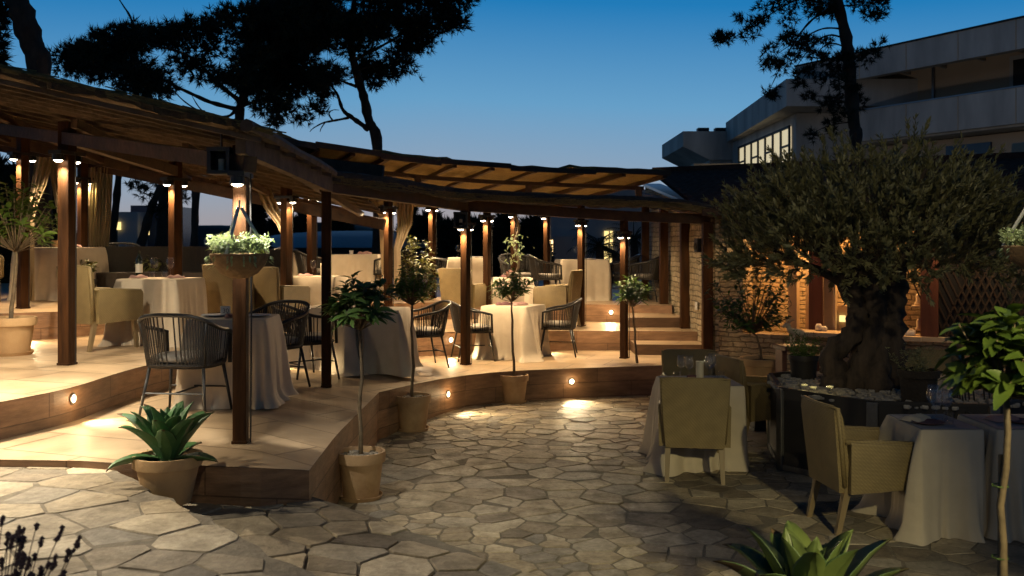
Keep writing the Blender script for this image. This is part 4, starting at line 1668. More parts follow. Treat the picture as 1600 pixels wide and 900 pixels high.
def crown_whorl(centre, R, ntw, seed, L=.12, Wd=.042, per=11, flat=.8, rows=4, bottom=-.5, spread=1.0):
    """twigs from below the centre out to an uneven ball, each ending in a whorl of blades"""
    r = random.Random(seed)
    P, D, U, LL, WW = [], [], [], [], []
    tw = MB()
    c = Vector(centre)
    root = c + Vector((0, 0, -R * .75))
    for k in range(ntw):
        z = lerp(bottom, 1, r.random())
        q = r.random() * 6.28
        rad_ = math.sqrt(max(0, 1 - z * z))
        rr_ = R * (.55 + .5 * r.random())
        tip = c + Vector((rad_ * math.cos(q) * rr_ * spread, rad_ * math.sin(q) * rr_ * spread, z * rr_ * flat))
        mid = root.lerp(tip, .5) + Vector((0, 0, -.02))
        tw.tube([root, mid, tip], [.006, .0045, .003], 5)
        ax = (tip - mid).normalized()
        ax = (ax + Vector((0, 0, .5))).normalized()
        for i in range(per):
            tt = r.random() ** 1.6
            p = tip.lerp(mid, tt * .8)
            a = r.random() * 6.28
            pr = ax.orthogonal().normalized()
            pr = Matrix.Rotation(a, 3, ax) @ pr
            d = (pr * (.75 + .35 * r.random()) + ax * (.15 + .75 * r.random())).normalized()
            P.append(p)
            D.append(d)
            U.append(ax)
            sc_l = .6 + .55 * r.random()
            LL.append(L * sc_l)
            WW.append(Wd * sc_l)
    mb = MB()
    mb.leaves(P, D, U, LL, WW, rows, .28, .3)
    return tw, mb


def potted_tree(loc, rz, label, r_=.195, h_=.36, stem_top=1.25, R=.30, seed=1, leafm='leaf', lean=(0, 0), ntw=30, L=.13, Wd=.045, per=11, potm='terra', flat=.85, stem_r=.014, stake=False, rows=4, group='slender standard trees in terracotta pots', bottom=-.5, spread=1.0):
    t = thing('potted_tree', label, 'potted tree', loc, rz, group)
    z = pot_parts(t, r_, h_, potm)
    r = random.Random(seed)
    top = Vector((lean[0], lean[1], stem_top))
    pts = [Vector((0, 0, z - .05)).lerp(top, i / 8) + Vector(((r.random() - .5) * .025, (r.random() - .5) * .025, 0)) * (0 if i in (0, 8) else 1) for i in range(9)]
    tr = MB().tube(pts, [stem_r * (1.35 - .5 * i / 8) for i in range(9)], 8, jit=.15)
    c = top + Vector((0, 0, R * .72))
    tw, lv = crown_whorl(c, R, ntw, seed, L, Wd, per, flat, rows, bottom, spread)
    tr.add(tw.v, tw.f)
    tr.build('trunk', MT['stem'], t, smooth=True)
    lv.build('foliage', MT[leafm], t, smooth=True)
    if stake:
        st = MB().tube([(.022, .02, z - .05), (.018, .022, .75), (.02, .02, 1.22)], .011, 8, jit=.1)
        st.build('stake', MT['stem'], t, smooth=True)
        ti = MB()
        for zz in (.52, .82, 1.1):
            ti.tube([(.012 + .03 * math.cos(a), .012 + .03 * math.sin(a), zz) for a in [i * .785 for i in range(8)]], .003, 5, closed=True)
        ti.build('tie', MT['leafdark'], t)
    return t


q1 = up(561, 783, 7.62)
potted_tree((q1.x, 7.72, 0), 0, 'slender lemon tree in the nearest terracotta pot below the bend of the terrace', .195, .36, 1.36, .27, 3, 'leafdark', (-.005, 0), 38, .145, .05, 11)
q2 = at(643, 676, 0)
potted_tree((q2.x, q2.y + .13, 0), 1, 'slender tree with dark round crown in the second terracotta pot, left of a riser light', .20, .37, 1.38, .28, 8, 'leafdark', (-.01, 0), 40, .11, .034, 12)
q3 = at(803, 631, 0)
potted_tree((q3.x, q3.y + .12, 0), 2, 'bay tree in a terracotta pot at the middle of the curved riser', .19, .34, 1.30, .27, 12, 'leafdark', (.07, 0), 34, .13, .03, 12)
q4 = at(1000, 615, 0)
potted_tree((q4.x, q4.y + .12, 0), 3, 'bay tree in a terracotta pot below the stairs', .18, .33, 1.18, .27, 15, 'leafdark', (.09, 0), 36, .125, .03, 12, bottom=-.3)
potted_tree((1.90, 3.75, 0), 0, 'big leaved lemon tree tied to a stake at the right edge', .2, .38, 1.46, .215, 21, 'leaf', (.03, 0), 40, .135, .054, 10, stake=True, rows=6, spread=1.0, flat=1.1, bottom=-.7)
qa = up(5, 545, 9.6)
potted_tree((qa.x, 9.75, z2(0)), 0, 'leafy lemon tree in a pale pot on the middle terrace, cut by the picture edge', .24, .36, 1.05, .42, 26, 'leaf', (.05, 0), 60, .13, .045, 10, 'terralight', 1.0, .018)
qb = at(655, 493, z2(655))
potted_tree((qb.x, qb.y - .15, z2(655)), 0, 'bushy variegated plant in a pot at the riser behind the second pot', .2, .36, .45, .42, 31, 'yleaf', (-.05, 0), 75, .12, .04, 12, 'terra', 1.7, .015, bottom=-.9)
qc = up(352, 385, 12.6)
potted_tree((qc.x, 13.2, 1.13), 0, 'ficus bush behind the basket post on the upper terrace', .22, .3, .5, .36, 35, 'leaf', (0, 0), 50, .10, .04, 10, 'terra', 1.1, .015)
potted_tree((-5.5, 14.6, 1.2), 0, 'low plant with pale leaf tips in a dark tub behind the orange lit post', .2, .32, .36, .24, 36, 'yleaf', (0, 0), 22, .12, .04, 9, 'panel', .7, .015)
potted_tree((-6.05, 13.6, 1.22), 0, 'little yellow green plant in a tub beside the orange lit curtain post', .16, .3, .36, .18, 37, 'yleaf', (0, 0), 20, .09, .035, 9, 'panel', .7, .012)


# agaves
def agave(loc, label, seed, n, L, Wd, potr, poth, m='agave', rz=0, saucer=False):
    t = thing('potted_agave', label, 'potted plant', loc, rz)
    z = pot_parts(t, potr, poth, 'terralight', saucer, False, .66)
    r = random.Random(seed)
    k = 0
    lay = 4
    lf = MB()
    for i in range(n):
        f = i / (n - 1)          # 0 inner .. 1 outer
        a = i * 2.39996 + r.random() * .3
        elev = lerp(rad(88), rad(46), f) if f < .88 else rad(14) + (r.random() - .5) * .15
        ln = L * (lerp(.75, 1.0, min(1, f * 2)) + (r.random() - .5) * .12)
        if f > .85:
            ln *= .8
        h = Vector((math.cos(a), math.sin(a), 0))
        s = Vector((-math.sin(a), math.cos(a), 0))
        rows = 14
        vs = []
        p = h * .02 + Vector((0, 0, z - .01))
        e = elev
        tw_ = (r.random() - .5) * .5
        bend = r.uniform(.015, .05) * (1 if f > .3 else .3)
        dry = r.random() < .08 and f > .6
        for q in range(rows + 1):
            u = q / rows
            w_ = Wd * (.55 + .9 * u) if u < .42 else Wd * .928 * max(0, 1 - ((u - .42) / .58) ** 1.9) ** .9
            w_ = max(w_, .0025)
            s2 = (s * math.cos(tw_ * u) + Vector((0, 0, 1)) * math.sin(tw_ * u)).normalized()
            d = h * math.cos(e) + Vector((0, 0, math.sin(e)))
            nn = s2.cross(d)
            nn = nn if nn.z > 0 else -nn
            th = max(.0015, .017 * (1 - u))
            wv = 1 + .05 * math.sin(q * 2.1 + i)
            for xx in (-1, -.9, -.5, 0, .5, .9, 1):
                vs.append(p + s2 * xx * w_ / 2 * wv + nn * (.30 * w_ * abs(xx) ** 1.6))
            vs.append(p - nn * th)
            p = p + d * ln / rows
            e -= bend
            if u > .7:
                e -= bend * 2.2
        fs, ms = [], []
        for q in range(rows):
            for j in range(8):
                fs.append((q * 8 + j, q * 8 + (j + 1) % 8, q * 8 + 8 + (j + 1) % 8, q * 8 + 8 + j))
                ms.append(1 if j in (0, 5) else (2 if ((q >= rows - 1 and f > .5) or (dry and q >= rows - 3)) else 0))
        k0 = len(lf.mi)
        lf.add(vs, fs)
        lf.mi[k0:] = ms
    lf.build('leaves', [MT[m], MT['leafedge'], MT['drytip']], t, smooth=True)
    return t


pq = up(252, 785, 5.75)
agave((pq.x, 5.86, .47), 'green agave in a wide terracotta pot at the front step of the terrace', 2, 28, .41, .135, .205, .29)
agave((1.27, 4.1, 0), 'broad leaved agave rising from below the picture edge', 9, 24, .56, .20, .24, .40, 'agavepale')


# hanging baskets
def hanging_basket(x, y, zr, r_, hook, label, seed):
    t = thing('hanging_basket', label, 'hanging basket', (x, y, zr), 0, 'hanging baskets of silver foliage')
    MB().lathe([(.0, -.165), (.06, -.16), (.12, -.13), (r_ * .85, -.075), (r_ * .97, -.02), (r_, 0), (r_ * .95, .004), (r_ * .88, -.02), (0, -.03)], n=32).build('bowl', MT['coir'], t, smooth='auto')
    rp_ = MB()
    for k in range(3):
        a = k * 2.094 + .35
        rp_.tube([(r_ * .96 * math.cos(a), r_ * .96 * math.sin(a), 0), (.012 * math.cos(a), .012 * math.sin(a), hook)], .012, 6, jit=.3)
    rp_.tube([(0, 0, hook), (0, 0, hook + .05)], .006, 6)
    rp_.build('rope_hanger', MT['ropew'], t)
    r = random.Random(seed)
    P, D, U = [], [], []
    for k in range(230):
        q, rr_ = r.random() * 6.28, math.sqrt(r.random()) * r_ * .78
        base = Vector((rr_ * math.cos(q), rr_ * math.sin(q), -.01))
        out = Vector((math.cos(q), math.sin(q), 0)) * (rr_ / r_) * .5
        tip = base + (out + Vector((0, 0, 1 - .45 * rr_ / r_))).normalized() * (.06 + .09 * r.random())
        for i in range(9):
            p = base.lerp(tip, .25 + .75 * r.random())
            d = Vector((r.gauss(0, 1), r.gauss(0, 1), r.gauss(.7, .8))).normalized()
            P.append(p)
            D.append(d)
            U.append(Vector((r.gauss(0, 1), r.gauss(0, 1), 1)))
    for k in range(26):
        a = r.random() * 6.28
        for i in range(6):
            P.append(Vector((r_ * 1.02 * math.cos(a), r_ * 1.02 * math.sin(a), -.01 - i * .016 * r.random())))
            D.append(Vector((math.cos(a), math.sin(a), -.6)))
            U.append(Vector((0, 0, 1)))
    MB().leaves(P, D, U, .034, .013, 2, .1, .2).build('foliage', MT['silver'], t)
    return t


hanging_basket(up(374, 397, 6.42).x, 6.42, up(374, 397, 6.42).z, .195, .31, 'hanging basket of pale silver foliage lit from above on the corner post', 5)
hanging_basket(3.53, 6.45, 2.03, .22, .36, 'hanging basket of yellow green foliage at the right edge of the picture', 6)
spot('lamp_light', (-1.88, 6.55, 2.44), (-1.88, 6.50, 0), 125, (1, .93, .78), 120, .6, .025)
hp = thing('lamp_post', 'timber lamp post just past the picture edge carrying the second basket', 'post', (3.98, 6.75, 0))
MB().box((0, 0, 1.5), (.13, .13, 3.0), 0, .008).build('post', MT['wood'], hp)
MB().bar((0, 0, 2.85), (-.5, -.28, 2.85), .05, .05).bar((-.45, -.25, 2.85), (-.45, -.28, 2.42), .012, .012).build('bracket', MT['black'], hp)
spot('lamp_light', (3.62, 6.35, 2.75), (3.52, 6.47, 0), 30, (1, .86, .58), 90, .6, .025)

# lavender in the left foreground
t = thing('potted_lavender', 'dark dried lavender heads at the bottom left edge', 'potted plant', (-1.45, 2.62, .57))
pot_parts(t, .17, .30, 'terra', False, False)
r = random.Random(3)
stm, hd_ = MB(), MB()
for k in range(230):
    a, rr_ = r.random() * 6.28, r.random() * .12
    b = Vector((rr_ * math.cos(a), rr_ * math.sin(a), .26))
    ln = .10 + .32 * r.random() ** 1.5
    tip = b + Vector((math.cos(a) * ln * .4 * r.random() + (r.random() - .5) * .05, math.sin(a) * ln * .55 * r.random(), ln))
    stm.tube([b, b.lerp(tip, .5) + Vector((0, 0, .015)), tip], .0016, 4)
    ax = (tip - b).normalized()
    for i in range(r.randint(2, 5)):
        c = tip - ax * i * .009 + Vector((r.gauss(0, .002), r.gauss(0, .002), 0))
        q_ = r.uniform(.007, .012)
        hd_.lathe([(0, -.009), (q_, 0), (0, .009)], c, 6)
stm.build('stems', MT['flower'], t)
hd_.build('blossoms', MT['flower'], t)

# ------------------------------------------------------------------ planter with the old olive tree
PC = Vector((3.62, 8.95))
pl = thing('round_planter', 'eight sided dark planter with steel corner posts and white pebbles', 'planter', (PC.x, PC.y, 0))
R8, hp8 = 1.22, .74
v0 = math.atan2(7.80 - PC.y, 2.90 - PC.x)
vv = [Vector((R8 * math.cos(v0 + i * math.pi / 4), R8 * math.sin(v0 + i * math.pi / 4))) for i in range(8)]
for i in range(8):
    a, b = vv[i], vv[(i + 1) % 8]
    m_ = (a + b) / 2
    L_ = (b - a).length
    MB().box((m_.x, m_.y, hp8 / 2 + .02), (L_ - .09, .03, hp8 - .07), math.atan2(b.y - a.y, b.x - a.x), .004).build('side_panel', MT['panel'], pl)
    MB().box((a.x, a.y, hp8 / 2), (.09, .05, hp8), math.atan2(a.y, a.x) + math.pi / 2, .006).build('corner_post', MT['steel'], pl)
    MB().bar((a.x, a.y, hp8 - .005), (b.x, b.y, hp8 - .005), .04, .03).build('rim_rail', MT['panel'], pl)
    MB().bar((a.x, a.y, .035), (b.x, b.y, .035), .05, .05).build('plinth_rail', MT['steel'], pl)
mb = MB().add([(p.x * .97, p.y * .97, hp8 - .05) for p in vv], [tuple(range(8))])
r = random.Random(9)
for k in range(1500):
    a, rr_ = r.random() * 6.28, math.sqrt(r.random()) * 1.17
    s = .014 + .022 * r.random()
    mb.box((rr_ * math.cos(a), rr_ * math.sin(a), hp8 - .045 + s * .5), (s * 2, s * 1.5, s), r.random() * 3, s * .3)
mb.build('white_pebbles', MT['whitestone'], pl)

ol = thing('olive_tree', 'old olive tree with twisted trunk and broad low crown in the dark planter', 'olive tree', (3.28, 8.95, hp8 - .06))
tr = MB()
r = random.Random(14)


def limb(pts, rs, n=12, j=.16):
    P = [Vector(p) for p in pts]
    out, ro = [], []
    for i in range(len(P) - 1):
        for k in range(5):
            t_ = k / 5
            p0, p1, p2, p3 = P[max(i - 1, 0)], P[i], P[i + 1], P[min(i + 2, len(P) - 1)]
            out.append(.5 * ((2 * p1) + (p2 - p0) * t_ + (2 * p0 - 5 * p1 + 4 * p2 - p3) * t_ ** 2 + (3 * p1 - p0 - 3 * p2 + p3) * t_ ** 3))
            ro.append(lerp(rs[i], rs[i + 1], t_) * (1 + .14 * math.sin(i * 5 + k * 1.9)))
    out.append(P[-1])
    ro.append(rs[-1])
    return out, ro


trunks = [
    ([(-.30, 0, -.1), (-.26, 0, .14), (-.30, .02, .32), (-.12, -.02, .52), (-.05, .0, .74), (-.14, 0, .98), (-.22, .05, 1.2)], [.17, .12, .105, .10, .095, .10, .08]),
    ([(-.12, -.06, -.1), (-.06, -.1, .2), (.02, -.12, .42), (.10, -.10, .66), (.06, -.06, .9), (.0, 0, 1.15)], [.15, .11, .10, .095, .10, .09]),
    ([(.22, -.02, -.1), (.20, -.04, .25), (.20, -.06, .5), (.22, -.03, .72), (.26, 0, .95), (.30, .05, 1.18)], [.21, .165, .15, .14, .14, .10]),
    ([(.05, .1, -.1), (.04, .12, .3), (.1, .12, .6), (.12, .1, .9), (.1, .1, 1.2)], [.18, .13, .11, .11, .09]),
    ([(.02, -.2, -.1), (.06, -.18, .15), (.10, -.15, .4), (.16, -.12, .6)], [.15, .12, .08, .05]),
]
for p, rs in trunks:
    a, b = limb(p, rs)
    tr.tube(a, b, 16, jit=.26)
for k in range(20):
    a = k / 20 * 6.28 + r.random() * .3
    base = Vector((.05 + .24 * math.cos(a), .03 + .12 * math.sin(a), 1.0 + .2 * r.random()))
    tipr = .65 + .45 * r.random()
    tip = Vector((.12 + tipr * math.cos(a), tipr * math.sin(a) * .9, 1.2 + .85 * r.random()))
    mid = base.lerp(tip, .5) + Vector((0, 0, .06 - .1 * r.random()))
    p, b = limb([base, mid, tip], [.055, .032, .012])
    tr.tube(p, b, 7, jit=.2)
tr.build('trunk', MT['bark'], ol, smooth=True)
P, D, U, LL = [], [], [], []
tw = MB()
for k in range(1700):
    a = r.random() * 6.28
    zz = r.random()
    u = r.random() ** .38
    ca, sa = math.cos(a), math.sin(a)
    # broad dome with a ragged skirt
    rr_ = u * 1.36 * (1 + .05 * math.sin(a * 3 + 1) + .05 * math.sin(a * 7))
    zlo = 1.16 - .12 * (rr_ / 1.4) + .07 * math.sin(a * 4) + .05 * math.sin(a * 9 + 2)
    zhi = 1.10 + 1.10 * math.sqrt(max(0, 1 - (rr_ / 1.5) ** 2)) * (1 + .06 * math.sin(a * 5 + rr_ * 4))
    z_ = lerp(zlo, zhi, zz ** .8)
    b = Vector((.05 + rr_ * ca * .93, rr_ * sa * .92, z_))
    d = (Vector((ca * rr_, sa * rr_, .0)) * .5 + Vector((0, 0, .85 if z_ > 1.25 else (.4 if r.random() < .75 else -.25))) + Vector((r.gauss(0, .28), r.gauss(0, .28), r.gauss(0, .2)))).normalized()
    ln = .14 + .20 * r.random()
    e = b + d * ln
    tw.tube([b, b.lerp(e, .5), e], [.0032, .0026, .0015], 3)
    for i in range(36):
        t_ = r.random()
        P.append(b.lerp(e, t_))
        o_ = Matrix.Rotation(r.random() * 6.28, 3, d) @ d.orthogonal().normalized()
        D.append((d * (.75 + .4 * r.random()) + o_ * (.5 + .3 * r.random())).normalized())
        U.append(o_)
        LL.append(.042 + .032 * r.random())
mbl = MB().leaves(P, D, U, LL, np.array(LL) * .28, 2, .05, .2)
mbl.build('crown', MT['olive'], ol)
tw.build('branches', MT['bark'], ol)

for i, (px, py) in enumerate(((1257, 603), (1271, 607), (1297, 606))):
    p = at(px, py + 9, hp8 - .02)
    t = thing('tea_light', ('first', 'second', 'third')[i] + ' tea light cup from the left on the planter pebbles', 'tea light', p, 0, 'tea lights on the planter')
    MB().lathe([(0, .0), (.022, .002), (.012, .02), (.03, .055), (.034, .075), (.032, .075), (.026, .05), (0, .035)], n=16).build('cup', MT['glass'], t, smooth=True)
    MB().lathe([(0, .052), (.027, .056), (.029, .066), (0, .064)], n=14).build('wax_glow', MT['tea'], t)
    point('tea_glow', p + Vector((0, -.01, .09)), .25, (1, .75, .3), .02)


def herb_pot(loc, label, r_, h_, R_, seed, m='leafdark', n=90, potm='panel'):
    t = thing('potted_herb', label, 'potted plant', loc, 0, 'small potted herbs around the olive planter')
    z = pot_parts(t, r_, h_, potm, False, False, .78)
    rr = random.Random(seed)
    P, D, U = [], [], []
    for k in range(n):
        a, q = rr.random() * 6.28, rr.random() * r_ * .8
        b = Vector((q * math.cos(a), q * math.sin(a), z))
        tip = b + Vector((math.cos(a) * q * .9, math.sin(a) * q * .9, R_ * (.4 + .6 * rr.random())))
        for i in range(14):
            P.append(b.lerp(tip, rr.random()))
            D.append(Vector((rr.gauss(0, 1), rr.gauss(0, 1), rr.gauss(.8, .6))).normalized())
            U.append(Vector((rr.gauss(0, 1), rr.gauss(0, 1), .3)))
    MB().leaves(P, D, U, .032, .008, 2, .1, .2).build('foliage', MT[m], t)
    return t


herb_pot(Vector((2.90, 9.55, hp8 - .04)), 'rosemary in a dark pot left of the olive trunk', .15, .24, .26, 3)
herb_pot(Vector((3.45, 8.15, hp8 - .04)), 'dry grassy herb in a dark brown pot in front of the olive trunk', .17, .28, .25, 4, 'olive', 60, 'soil')

# bowl pot with a small tree on a dark pedestal
bx = Vector((2.80, 10.75))
t = thing('pedestal', 'dark square pedestal under the wide terracotta bowl', 'pedestal', (bx.x, bx.y, 0))
MB().box((0, 0, .28), (.46, .46, .56), .3, .008).box((0, 0, .02), (.5, .5, .04), .3, .005).build('pedestal_body', MT['panel'], t)
t = thing('bowl_tree', 'small bushy orange tree in a wide terracotta bowl before the lit bar', 'potted tree', (bx.x, bx.y, .56))
MB().lathe([(0, 0), (.19, 0), (.20, .02), (.235, .13), (.25, .135), (.255, .20), (.245, .21), (.225, .205), (.21, .17)], n=40).build('pot', MT['terralight'], t, smooth='auto')
MB().lathe([(.21, .165), (0, .175)], n=24).build('soil', MT['soil'], t)
trk, lv = crown_whorl((-.12, -.02, .86), .50, 70, 51, .085, .036, 11, .85, 3, -.8, 1.0)
MB().tube([(.0, 0, .15), (-.02, 0, .3), (-.06, 0, .45), (-.12, -.02, .5)], [.016, .014, .012, .01], 8).add(trk.v, trk.f).build('trunk', MT['stem'], t)
lv.build('foliage', MT['leafdark'], t, smooth=True)

# ------------------------------------------------------------------ side wall, bar pavilion
sw = thing('side_wall', 'rough coursed stone wall rising beside the terrace stairs', 'wall', (2.9, 15.5, 0))
w0, w1 = Vector((2.88, 13.70)), Vector((2.62, 18.9))
mb = MB()
n_ = 26
vs = []
for i in range(n_ + 1):
    p = w0.lerp(w1, i / n_)
    zt = lerp(2.42, 3.16, i / n_)
    for j in range(13):
        vs.append((p.x + (rr.random() - .5) * .035, p.y, zt * j / 12))
fs = [(i * 13 + j, i * 13 + j + 1, (i + 1) * 13 + j + 1, (i + 1) * 13 + j) for i in range(n_) for j in range(12)]
mb.add(vs, fs)
mb.prism([(w0.x + .02, w0.y), (w0.x + .26, w0.y), (w1.x + .26, w1.y), (w1.x + .02, w1.y)], 0, 2.40)
mb.build('wall_face', STONE_SIDE, sw, world=True)
mb = MB()
mb.bar((w0.x + .13, w0.y - .02, 2.46), (w1.x + .13, w1.y, 3.2), .34, .05)
mb.build('coping', MT['flash'], sw, world=True)
MB().prism([(w0.x + .0, w0.y + .05), (w0.x + .26, w0.y + .05), (w1.x + .26, w1.y), (w1.x + .0, w1.y)], 2.3, None) if False else None
mb = MB()
a_, b_ = (w0.x + .02, w0.y + .02), (w1.x + .02, w1.y)
mb.add([(a_[0], a_[1], 2.40), (b_[0], b_[1], 2.40), (b_[0], b_[1], 3.16), (a_[0] + .24, a_[1], 2.40), (b_[0] + .24, b_[1], 2.40), (b_[0] + .24, b_[1], 3.16)], [(0, 2, 1), (3, 4, 5), (1, 2, 5, 4), (0, 3, 5, 2)])
mb.build('gable', STONE_SIDE, sw, world=True)
for py_, x_, z_ in ((14.6, 2.83, 1.02),):
    t = tag(MB().box((x_ - .03, py_, z_ + .08), (.02, .12, .12), 0, .004).build('wall_socket', MT['china']), 'small white socket box low on the stone side wall', 'socket')
t = thing('wall_speaker', 'small dark loudspeaker box on the stone side wall', 'speaker', (2.74, 13.98, 2.02))
MB().box((0, 0, 0), (.14, .13, .2), .2, .01).build('case', MT['black'], t)
MB().lathe([(0, .002), (.05, .0), (.055, .006)], (0, 0, 0), 14).build('cone', MT['rope'], t).rotation_euler = (0, -math.pi / 2, .2)
t.children[1].location = (-.073, -.014, -.02)

bar = thing('bar_pavilion', 'stone bar pavilion with lit serving opening and tiled roof', 'building', (5, 13, 0))
f0, f1 = Vector((2.95, 13.70)), Vector((7.6, 11.2))
fd = (f1 - f0).normalized()
fn = Vector((fd.y, -fd.x))          # outward, towards the camera
if fn.y > 0:
    fn = -fn


def fpx(px):
    """point on the facade line at pixel column px"""
    k = (px - CX) / F
    # f0 + t fd : x = k y
    t_ = (k * f0.y - f0.x) / (fd.x - k * fd.y)
    return f0 + fd * t_


def fwall(a, b, zb, zt, th=.3, off=0.0, m=STONE_FRONT, name='wall', par=None):
    """a,b: distances or points along facade; box from the facade line back"""
    o = -fn
    p = [a + fn * off, b + fn * off, b + fn * off + o * th, a + fn * off + o * th]
    return MB().prism([(q.x, q.y) for q in p], zb, zt).build(name, m, par or bar, world=True)


SZ = .84
fwall(fpx(1112), fpx(1161), 0, 2.45, .5)
fwall(fpx(1161), f1, 0, SZ - .06, .32)
fwall(fpx(1112), f1, 2.20, 2.45, .4)
fwall(fpx(1236), fpx(1440), SZ - .06, SZ, .45, .08, MT['sill'], 'sill')
fwall(fpx(1440), f1, SZ - .06, SZ, .4, .03, MT['sill'], 'sill')
fwall(fpx(1438), fpx(1466), SZ, 2.2, .2, .0, MT['doorwood'], 'door_post')
lat = MB()
a, b = fpx(1466), f1
o = -fn * .1
lat.prism([(a.x + o.x, a.y + o.y), (b.x + o.x, b.y + o.y), (b.x + o.x * 1.4, b.y + o.y * 1.4), (a.x + o.x * 1.4, a.y + o.y * 1.4)], SZ, 2.2)
lt = lat.build('shutter_panel', MT['dark'], bar, world=True)
mb = MB()
L_ = (b - a).length
for k in range(int(L_ / .09)):
    for s_ in (-1, 1):
        p = a + fd * (k * .09)
        q = p + fd * s_ * .6
        mb.bar((p.x + o.x * .8, p.y + o.y * .8, SZ), (q.x + o.x * .8, q.y + o.y * .8, 2.2), .012, .018)
mb.build('lattice', MT['darkleg'], bar, world=True)
# inside of the bar
back0, back1 = fpx(1112) - fn * 1.9, f1 - fn * 1.9
MB().prism([(back0.x, back0.y), (back1.x, back1.y), (back1.x - fn.x * .2, back1.y - fn.y * .2), (back0.x - fn.x * .2, back0.y - fn.y * .2)], 0, 2.6).build('back_wall', STONE_FRONT, bar, world=True)
MB().prism([(fpx(1112).x, fpx(1112).y), (f1.x, f1.y), (back1.x, back1.y), (back0.x, back0.y)], 2.5, 2.56).build('bar_ceiling', MT['plaster'], bar, world=True)
i1 = fpx(1400) - fn * .5
i2 = fpx(1440) - fn * .5
MB().prism([(i1.x, i1.y), (i2.x, i2.y), (i2.x - fn.x * .25, i2.y - fn.y * .25), (i1.x - fn.x * .25, i1.y - fn.y * .25)], SZ, 2.4).build('inner_pier', STONE_FRONT, bar, world=True)


def inb(px0, px1, depth, zb, zt, m, name, th=.08):
    a, b = fpx(px0) - fn * depth, fpx(px1) - fn * depth
    return MB().prism([(a.x, a.y), (b.x, b.y), (b.x - fn.x * th, b.y - fn.y * th), (a.x - fn.x * th, a.y - fn.y * th)], zb, zt).build(name, m, bar, world=True)


inb(1214, 1228, .7, .3, 2.4, MT['plaster'], 'column', .2)
inb(1238, 1250, .9, .3, 2.4, MT['plaster'], 'column', .2)
inb(1251, 1273, .55, SZ - .3, 2.4, MT['doorwood'], 'wood_panel')
inb(1274, 1291, .6, SZ - .3, 2.4, MT['plaster'], 'light_panel')
inb(1291, 1295, .5, SZ - .3, 2.4, MT['sill'], 'panel_edge', .14)
ar = MB()
a = fpx(1304) - fn * .65
ring_ = [(a + fd * .15 * math.cos(q), SZ + .12 + .22 * math.sin(q)) for q in [math.pi * i / 14 for i in range(15)]]
prof = [(Vector((p.x, p.y)), z) for p, z in ring_]
vs = [(p.x, p.y, z) for p, z in prof] + [(p.x - fn.x * .06, p.y - fn.y * .06, z) for p, z in prof]
lo = [((a + fd * .15).x, (a + fd * .15).y, SZ - .1), ((a - fd * .15).x, (a - fd * .15).y, SZ - .1)]
k_ = len(prof)
vs = [(p.x, p.y, z) for p, z in prof] + [lo[1], lo[0]]
nb = len(vs)
vs2 = [(x - fn.x * .06, y - fn.y * .06, z) for x, y, z in vs]
ar.add(vs + vs2, [tuple(range(nb)), tuple(range(2 * nb - 1, nb - 1, -1))] + [(i, nb + i, nb + (i + 1) % nb, (i + 1) % nb) for i in range(nb)])
t = tag(ar.build('arched_board', MT['plaster']), 'arched cream board standing at the bar beside the trunk', 'board')
c = fpx(1304) - fn * .62
tag(MB().box((c.x, c.y, SZ + .15), (.08, .02, .09), math.atan2(fd.y, fd.x), .003).build('lit_card', MT['litwin']), 'small glowing card on the arched board in the bar', 'card')
for px, nm, lab, h_ in ((1275, 'jar', 'pale jar on the bar sill left of the arched board', .10), (1283, 'jar', 'slim pale jar on the bar sill nearest the arched board', .07)):
    c = fpx(px) - fn * .2
    tag(MB().lathe([(0, 0), (.045, 0), (.05, h_ * .6), (.03, h_), (0, h_)], (c.x, c.y, SZ), 14).build(nm, MT['china'], smooth=True), lab, 'jar')
c = fpx(1414) - fn * .1
t = thing('sill_box', 'long white box with rounded lid glowing on the bar sill right of the trunk', 'box', (c.x, c.y, SZ), math.atan2(fd.y, fd.x))
MB().box((0, 0, .035), (.24, .15, .07), 0, .02).build('body', MT['china'], t, smooth='auto')
MB().box((0, 0, .078), (.18, .11, .016), 0, .006).build('lid', MT['sill'], t, smooth='auto')
for z_, px, lab in ((1.23, 1432, 'upper little white ornament on the right pier of the bar opening'), (.90, 1433, 'lower little white ornament on the bar sill by the door post')):
    c = fpx(px) - fn * .25
    tag(MB().lathe([(0, 0), (.05, 0), (.05, .03), (.03, .05), (.035, .12), (.02, .15), (0, .16)], (c.x, c.y, z_), 12).build('ornament', MT['sill'], smooth=True), lab, 'ornament')
    if z_ > 1:
        tag(MB().box((c.x, c.y, z_ - .012), (.16, .16, .02), math.atan2(fd.y, fd.x), .003).build('ornament_shelf', MT['sill']), 'small shelf under the upper white ornament in the bar', 'shelf')
for px, d_, z_, pw in ((1190, .7, 2.2, 80), (1262, 1.2, 2.25, 60), (1330, .8, 2.2, 80), (1418, .25, 2.1, 30)):
    c = fpx(px) - fn * d_
    point('bar_light', (c.x, c.y, z_), pw * .8, (1, .50, .16), .1)
for px, pw in ((1140, 9), (1475, 16), (1580, 16)):
    c = fpx(px) + fn * .36
    spot('wall_wash', (c.x, c.y, 2.36), (c.x - fn.x * .25, c.y - fn.y * .25, 0), pw * 2.2, (1, .64, .30), 100, .9, .05)  # added wash without a fitting, brightening the stone front
c = fpx(1243) - fn * .7
point('bar_light', (c.x, c.y, 1.9), 5, (1, .7, .32), .05)

